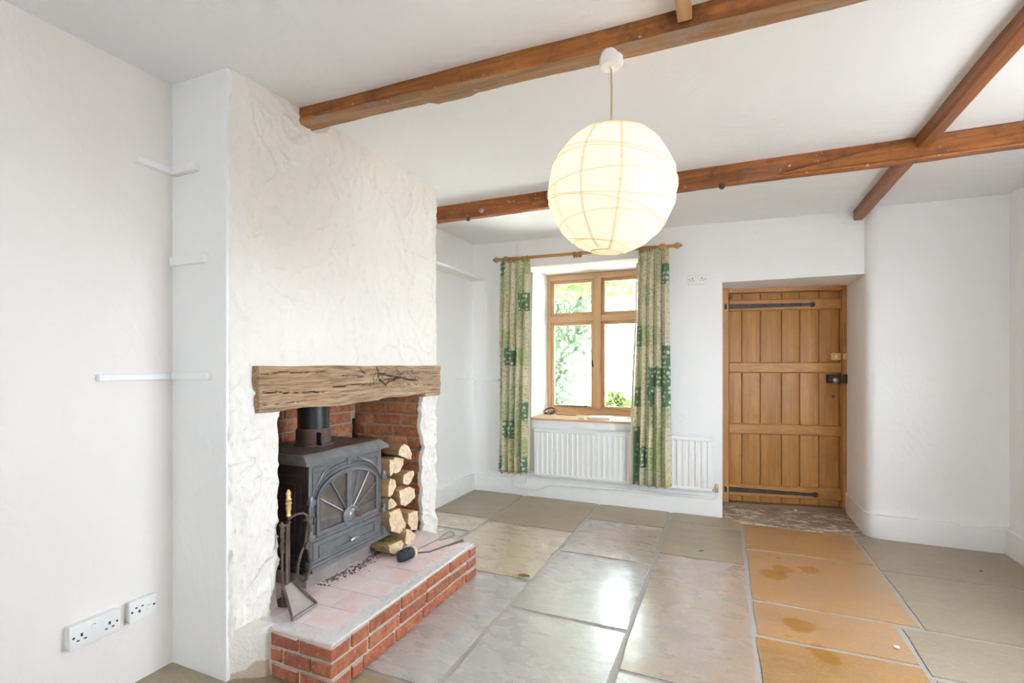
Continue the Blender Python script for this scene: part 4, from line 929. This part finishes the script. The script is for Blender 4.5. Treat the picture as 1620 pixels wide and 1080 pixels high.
dpart(MB().box(.0, .98, .049, .058, .0, 1.93), 'light_stop_board', 'door')  # added backing that stops daylight leaking through the plank joints
dpart(MB().box(.94, .946, .012, .03, .03, 1.88), 'edge_bead', 'door')
def strap(z0, z1, u0, u1):
    mb = MB(); n = 12; poly = [(u0, z0 - .022), (u1 - .03, z1 - .012)]
    cx, cz = u1 - .018, z1
    poly += [(cx + .024 * math.cos(t), cz + .024 * math.sin(t)) for t in (math.radians(-140 + 280 * k / n) for k in range(n + 1))]
    poly += [(u1 - .03, z1 + .012), (u0, z0 + .022)]
    mb.prism(poly, 'y', -.006, .002, .001); s_ = dpart(mb, 'strap_hinge', 'strap')
    mb = MB()
    for t in (.03, .25, .45, .65, .85): mb.lathe([(.009, 0), (.007, .004), (.003, .006)], Matrix.Translation((u0 + (u1 - u0) * t, -.006, z0 + (z1 - z0) * t)) @ Matrix.Rotation(math.pi / 2, 4, 'X'), 8)
    mb.lathe([(.014, 0), (.011, .005), (.004, .008)], Matrix.Translation((cx, -.006, cz)) @ Matrix.Rotation(math.pi / 2, 4, 'X'), 10); dpart(mb, 'stud', 'strap', s_)
    mb = MB().lathe([(.010, -.024), (.010, .024)], Matrix.Translation((u0 + .010, -.012, z0)), 10); dpart(mb, 'pintle', 'strap', s_)
strap(1.772, 1.774, .004, .735); strap(.137, .125, .004, .758)
lt = dpart(MB().box(.862, .935, -.004, .022, 1.290, 1.352, .002), 'latch_plate', 'brass')
mb = MB().box(.888, .932, -.022, -.003, 1.300, 1.345, .004, 2); mb.lathe([(.010, 0), (.011, .012), (.007, .018)], Matrix.Translation((.905, -.02, 1.322)) @ Matrix.Rotation(math.pi / 2, 4, 'X'), 12); dpart(mb, 'night_latch', 'brass', lt)
dpart(MB().box(.948, .985, -.030, -.010, 1.298, 1.348, .004, 2), 'latch_keep', 'brass', lt)
rl = dpart(MB().box(.832, .938, -.016, .022, 1.094, 1.166, .004), 'rim_lock', 'strap'); dpart(MB().box(.946, .988, -.034, -.010, 1.090, 1.170, .004), 'lock_keep', 'strap', rl)
mb = MB().lathe([(.008, 0), (.008, .025), (.020, .032), (.025, .045), (.018, .056), (.005, .060)], Matrix.Translation((.876, -.014, 1.118)) @ Matrix.Rotation(math.pi / 2, 4, 'X'), 18); dpart(mb, 'knob', 'steel', rl)
mb = MB().lathe([(.012, 0), (.013, .01), (.008, .018)], Matrix.Translation((.889, .022, .978)) @ Matrix.Rotation(math.pi / 2, 4, 'X'), 12); dpart(mb, 'keyhole_stub', 'rusty')
mb = MB()
for k in range(11): mb.lathe([(.0055, 0), (.004, .004)], Matrix.Translation((.963 + .0004 * k, -.012, 1.60 - k * .017)) @ Matrix.Rotation(math.pi / 2, 4, 'X'), 8)
dpart(mb, 'stud_row', 'strap')
mb = MB().box(.05, .075, .004, .022, 1.845, 1.875, .003); mb.box(.05, .056, .004, .022, 1.83, 1.875); dpart(mb, 'corner_bracket', 'rusty')
dpart(MB().box(-.01, .985, -.03, .07, -.01, .022, .005), 'threshold', 'stem')

# ------------------------------------------------------------------ sockets
def socket(o_loc, rz, w, h, d, label, kind):
    e = empty('wall_socket', o_loc, label, 'socket', None, rz); m_ = wm(e)
    def bp(mb, nm, mtl, sm=40): return mb.build(nm, mtl, e, sm, mx=m_)
    if d > .015: bp(MB().box(-w / 2 + .003, w / 2 - .003, -d + .008, .004, -h / 2 + .003, h / 2 - .003, .003), 'back_box', 'white_plastic')
    bp(MB().box(-w / 2, w / 2, -d, -d + .009, -h / 2, h / 2, .0035, 2), 'faceplate', 'white_plastic')
    def gang(cx, cz, s_=1, big=False):
        mb = MB()
        mb.box(cx - .0035, cx + .0035, -d - .0006, -d + .002, cz + s_ * .007 - .0055, cz + s_ * .007 + .0055)
        for q in (-.011, .011): mb.box(cx + q - .0042, cx + q + .0042, -d - .0006, -d + .002, cz - s_ * .010 - .0025, cz - s_ * .010 + .0025)
        bp(mb, 'pin_holes', 'dark_hole', 0)
    def screw(cx): bp(MB().lathe([(.004, 0), (.004, .0012)], Matrix.Translation((cx, -d, 0)) @ Matrix.Rotation(math.pi / 2, 4, 'X'), 10), 'screw', 'dark_hole')
    def rocker(cx, cz, on=True):
        bp(MB().box(cx - .009, cx + .009, -d - .0035, -d + .002, cz - .010, cz + .010, .002), 'switch', 'white_gloss')
        mb = MB().box(cx - .005, cx + .005, -d - .0042, -d - .003, cz + .006, cz + .008); bp(mb, 'switch_mark', mat_red, 0)
    if kind == 'double':
        gang(-w * .27, -.004); gang(w * .27, -.004); rocker(-.006, .018); screw(-w * .42); screw(w * .42)
    elif kind == 'plain':
        gang(-w * .25, 0); gang(w * .25, 0); screw(-w * .43); screw(w * .43)
    else:
        gang(-.014, .002, -1); rocker(.020, 0); screw(-.040); screw(.040)
    return e
mat_red = mat('red_switch_mark', (.45, .06, .04), .5)[0]
socket((-2.13, 1.046, .290), math.pi / 2, .160, .086, .036, 'white double socket with a switch on a surface box, lower left wall nearest the camera', 'double')
socket((-2.13, 1.208, .292), math.pi / 2, .100, .082, .030, 'white single socket mounted upside down close to the corner of the left wall', 'single')
socket((-.205, 4.42, 1.967), 0, .148, .088, .014, 'white double socket high on the back wall beside the door', 'plain')

# ------------------------------------------------------------------ shelves and shelf battens (white painted)
def slat(x0, x1, y0, y1, z0, z1, label, nm='shelf_batten', cat='batten', bev=.004): tag(MB().box(x0, x1, y0, y1, z0, z1, bev, 2).rough(.002, 9).build(nm, 'wall'), label, cat)
slat(-2.332, -2.196, 2.88, 4.415, 2.092, 2.120, 'long white shelf board high on the far alcove wall', 'shelf_board', 'shelf')
slat(-2.332, -2.300, 4.09, 4.41, 1.090, 1.116, 'short white batten at waist height on the far alcove side wall')
slat(-2.30, -2.03, 4.385, 4.424, 1.090, 1.114, 'short white batten running behind the left curtain on the back wall')
slat(-2.134, -2.104, 1.19, 1.335, 2.044, 2.070, 'topmost white batten on the left wall beside the corner')
slat(-2.10, -1.958, 1.312, 1.342, 2.036, 2.068, 'topmost white batten on the side of the chimney breast')
slat(-2.115, -1.908, 1.316, 1.342, 1.660, 1.700, 'middle white batten on the side of the chimney breast')
slat(-2.134, -2.108, 1.064, 1.335, 1.190, 1.215, 'lowest white batten on the left wall, longer than the one above')
slat(-2.105, -1.886, 1.316, 1.342, 1.190, 1.220, 'lowest white batten on the side of the chimney breast')

# ------------------------------------------------------------------ paper lantern
pl = empty('pendant_lamp', (-.36, 1.71, 1.635), 'large round white paper lantern lit and hanging from the heavy beam', 'lamp')
LC = Vector((-.36, 1.71, 1.857)); LR = .2215
zr = 2.318
MB().lathe([(.0, zr + .012), (.040, zr + .012), (.041, zr - .022), (.035, zr - .032), (.010, zr - .034), (.004, zr - .040)], Matrix.Translation((LC.x, LC.y, 0)), 28).build('ceiling_rose', 'white_plastic', pl)
MB().tube([(LC.x, LC.y, zr - .03), (LC.x + .002, LC.y, zr - .12), (LC.x - .001, LC.y, 1.96)], .0036, 8).build('cord', 'cord', pl)
ribs = [(.86, 6, 20), (.66, 9, 200), (.44, 8, 60), (.20, 9, 150), (-.03, 5, 260), (-.16, 10, 20), (-.40, 9, 110), (-.62, 7, 215), (-.80, 9, 30), (-.90, 6, 120)]
tiltm = Matrix.Rotation(math.radians(4), 3, 'Y')
mb = MB(); ns, nr = 48, 40
a0 = math.asin(.055 / LR)
rows = []
for j in range(nr + 1):
    t = a0 + (math.pi - 2 * a0) * j / nr; row = []
    for i in range(ns):
        f = 2 * math.pi * i / ns; d = Vector((math.sin(t) * math.cos(f), math.sin(t) * math.sin(f), math.cos(t)))
        # paper is drawn in a little between ribs
        k = min(abs(d.dot(Matrix.Rotation(math.radians(az), 3, 'Z') @ Matrix.Rotation(math.radians(tl), 3, 'X') @ Vector((0, 0, 1))) - h_) for h_, tl, az in ribs)
        rr = LR * (1 - .018 * min(1, k / .11)); row.append(mb.bm.verts.new(LC + tiltm @ (d * rr)))
    rows.append(row)
for r0, r1 in zip(rows, rows[1:]):
    for i in range(ns): mb.bm.faces.new((r0[i], r0[(i + 1) % ns], r1[(i + 1) % ns], r1[i]))
shd = mb.build('shade', 'paper', pl, 60)
for h_, tl, az in ribs:
    q = Matrix.Rotation(math.radians(az), 3, 'Z') @ Matrix.Rotation(math.radians(tl), 3, 'X'); r_ = math.sqrt(1 - h_ * h_)
    MB().tube([LC + tiltm @ (q @ Vector((r_ * math.cos(f), r_ * math.sin(f), h_)) * (LR + .0004)) for f in (6.2832 * k / 56 for k in range(56))], .0010, 5, True).build('rib', 'rib', shd)
for f in (math.radians(a) for a in (-103, -70, -135, -28, 20, 75, 130, 180)):   # pasted paper seams
    mb = MB()
    def sm_(i, j):
        t = a0 + (math.pi - 2 * a0) * j; g_ = f + (i - .5) * .045 / max(.25, math.sin(t)); return LC + tiltm @ (Vector((math.sin(t) * math.cos(g_), math.sin(t) * math.sin(g_), math.cos(t))) * (LR * .992 - .0025))
    mb.grid(1, 30, sm_).build('paper_seam', 'seam', shd, 60, False)
for s_, nm in ((1, 'top_ring'), (-1, 'bottom_ring')):
    MB().tube([LC + tiltm @ Vector((.055 * math.cos(f), .055 * math.sin(f), s_ * LR * math.cos(a0))) for f in (6.2832 * k / 28 for k in range(28))], .0022, 6, True).build(nm, 'rib', pl)
BL = LC + Vector((-.01, 0, .03))
MB().lathe([(.014, .05), (.020, .055), (.020, .10), (.008, .105)], Matrix.Translation(BL), 14).build('lamp_holder', 'white_plastic', pl)
bl = bpy.data.lights.new('bulb', 'POINT'); bl.energy = LAMP_POWER; bl.color = (1, .79, .53); bl.shadow_soft_size = .03
blo = bpy.data.objects.new('bulb', bl); COL.objects.link(blo); blo.location = BL; attach(blo, pl)

# ------------------------------------------------------------------ small things on the floor
def leaf(x, y, s_, rz, label, mtl='dead_leaf'):
    mb = MB().grid(6, 4, lambda i, j: Vector(((i - .5) * 2 * s_, (j - .5) * s_ * 1.3 * math.sin(math.pi * (.08 + .9 * i)), .004 + .35 * s_ * abs(j - .5) + .25 * s_ * (i - .5) ** 2)))
    mb.tube([(-s_, 0, .004), (-1.5 * s_, .1 * s_, .006)], .0012, 5)
    o = mb.build('dead_leaf', mtl, None, 60, False, mx=Matrix.Translation((x, y, .002)) @ Matrix.Rotation(rz, 4, 'Z')); tag(o, label, 'leaf'); return o
leaf(-.136, 3.523, .016, .4, 'tiny dead brown leaf on the floor in front of the door'); leaf(-1.08, 2.69, .035, .1, 'curled dark twig-like leaf near the far end of the hearth'); leaf(1.425, 3.844, .014, 1.2, 'tiny dead leaf near the right wall skirting')
tag(MB().box(.69, .712, 2.66, 2.674, .003, .010, .002).rough(.004, 60).build('plaster_chip', 'white_gloss'), 'small white plaster chip on the ochre flagstones', 'chip')
tag(MB().box(.555, .575, 4.82, 4.832, .003, .012, .002).rough(.004, 60).build('paint_flake', 'white_gloss'), 'white paint flake on the door threshold', 'flake')

# ------------------------------------------------------------------ garden beyond the window
gd = MB().box(-9, 7, 5.14, 16, -.3, .25).build('ground', 'gravel'); struct(gd, 'pale gravel garden ground outside the window')
gs = MB().box(1.96, 16, -9, 5.1, -.2, -.02).build('ground', 'added_ground'); struct(gs, 'added dark ground outside the added opening in the right wall')  # unseen ground, added and kept dark to cut light on the ceiling
gw = MB().box(-9, 7, 9.2, 9.5, .2, 3.4).build('wall_garden', 'garden_wall'); struct(gw, 'sunlit pale garden wall beyond the window')
def plant(name, label, n, spot, size, mtl, stems, cat='shrub'):
    e = empty(name, stems[0][0], label, cat)
    mb = MB()
    for _ in range(n):
        p, d = spot(); d = d.normalized(); s_ = size * U(.6, 1.3); side = d.cross(Vector((U(-1, 1), U(-1, 1), U(-1, 1)))).normalized() * s_ * .36
        q = [p, p + d * s_ * .5 + side, p + d * s_, p + d * s_ * .5 - side]; v = [mb.bm.verts.new(t) for t in q]; mb.bm.faces.new(v)
    tag(mb.build('foliage', mtl, e, 0, False), None, None, None, 'stuff')
    for st_ in stems: MB().tube(st_, .012, 6).build('stem', 'stem', e)
def rv(): return Vector((U(-1, 1), U(-1, 1), U(-1, 1)))
def hang():
    t = R(); return Vector((-2.45 + U(-.45, 1.15 - .35 * t) - .25 * t, 6.6 + U(-.3, .3), 2.75 - 2.3 * t)), Vector((U(-.6, .2), U(-.4, .2), U(-1, .1)))
plant('climbing_vine', 'pale green climbing plant trailing down outside the left window panes', 4600, hang, .11, 'leaf_blue', [[(-2.6, 6.7, .25), (-2.5, 6.65, 1.6), (-2.3, 6.6, 2.75)], [(-2.35, 6.6, 2.7), (-2.1, 6.6, 1.9), (-2.2, 6.55, .9)]])
def topv(): return Vector((-2.0 + U(-.6, 1.6), 5.9 + U(-.3, .3), 2.42 + U(-.26, .45) - .12 * math.sin(R() * 6))), Vector((U(-.7, .7), U(-.5, .2), U(-1, .1)))
plant('overhanging_vine', 'bright green leaves hanging in front of the top window panes', 1500, topv, .10, 'leaf', [[(-2.7, 5.9, .25), (-2.65, 5.9, 2.3), (-1.6, 5.9, 2.72), (-.5, 5.9, 2.7)]])
def lowp(): 
    a = U(0, 6.28); r_ = U(0, .45); return Vector((-1.47 + r_ * math.cos(a) * 1.25, 7.35 + r_ * math.sin(a) * .5, .25 + U(0, .60) * (1 - r_))), Vector((U(-1, 1), U(-1, .3), U(.1, 1)))
plant('garden_plant', 'low bright green plant outside the lower right window pane', 800, lowp, .12, 'leaf', [[(-1.47, 7.35, .25), (-1.47, 7.35, .6)]], 'plant')
def wallp(): return Vector((-1.6 + U(-.2, 1.6), 9.1, 1.05 + random.gauss(0, .30))), rv()
plant('wall_creeper', 'sparse pale creeper on the distant garden wall', 420, wallp, .07, 'leaf_blue', [[(-1.6, 9.12, .9), (-.9, 9.12, 1.25), (-.1, 9.12, 1.2)]], 'creeper')
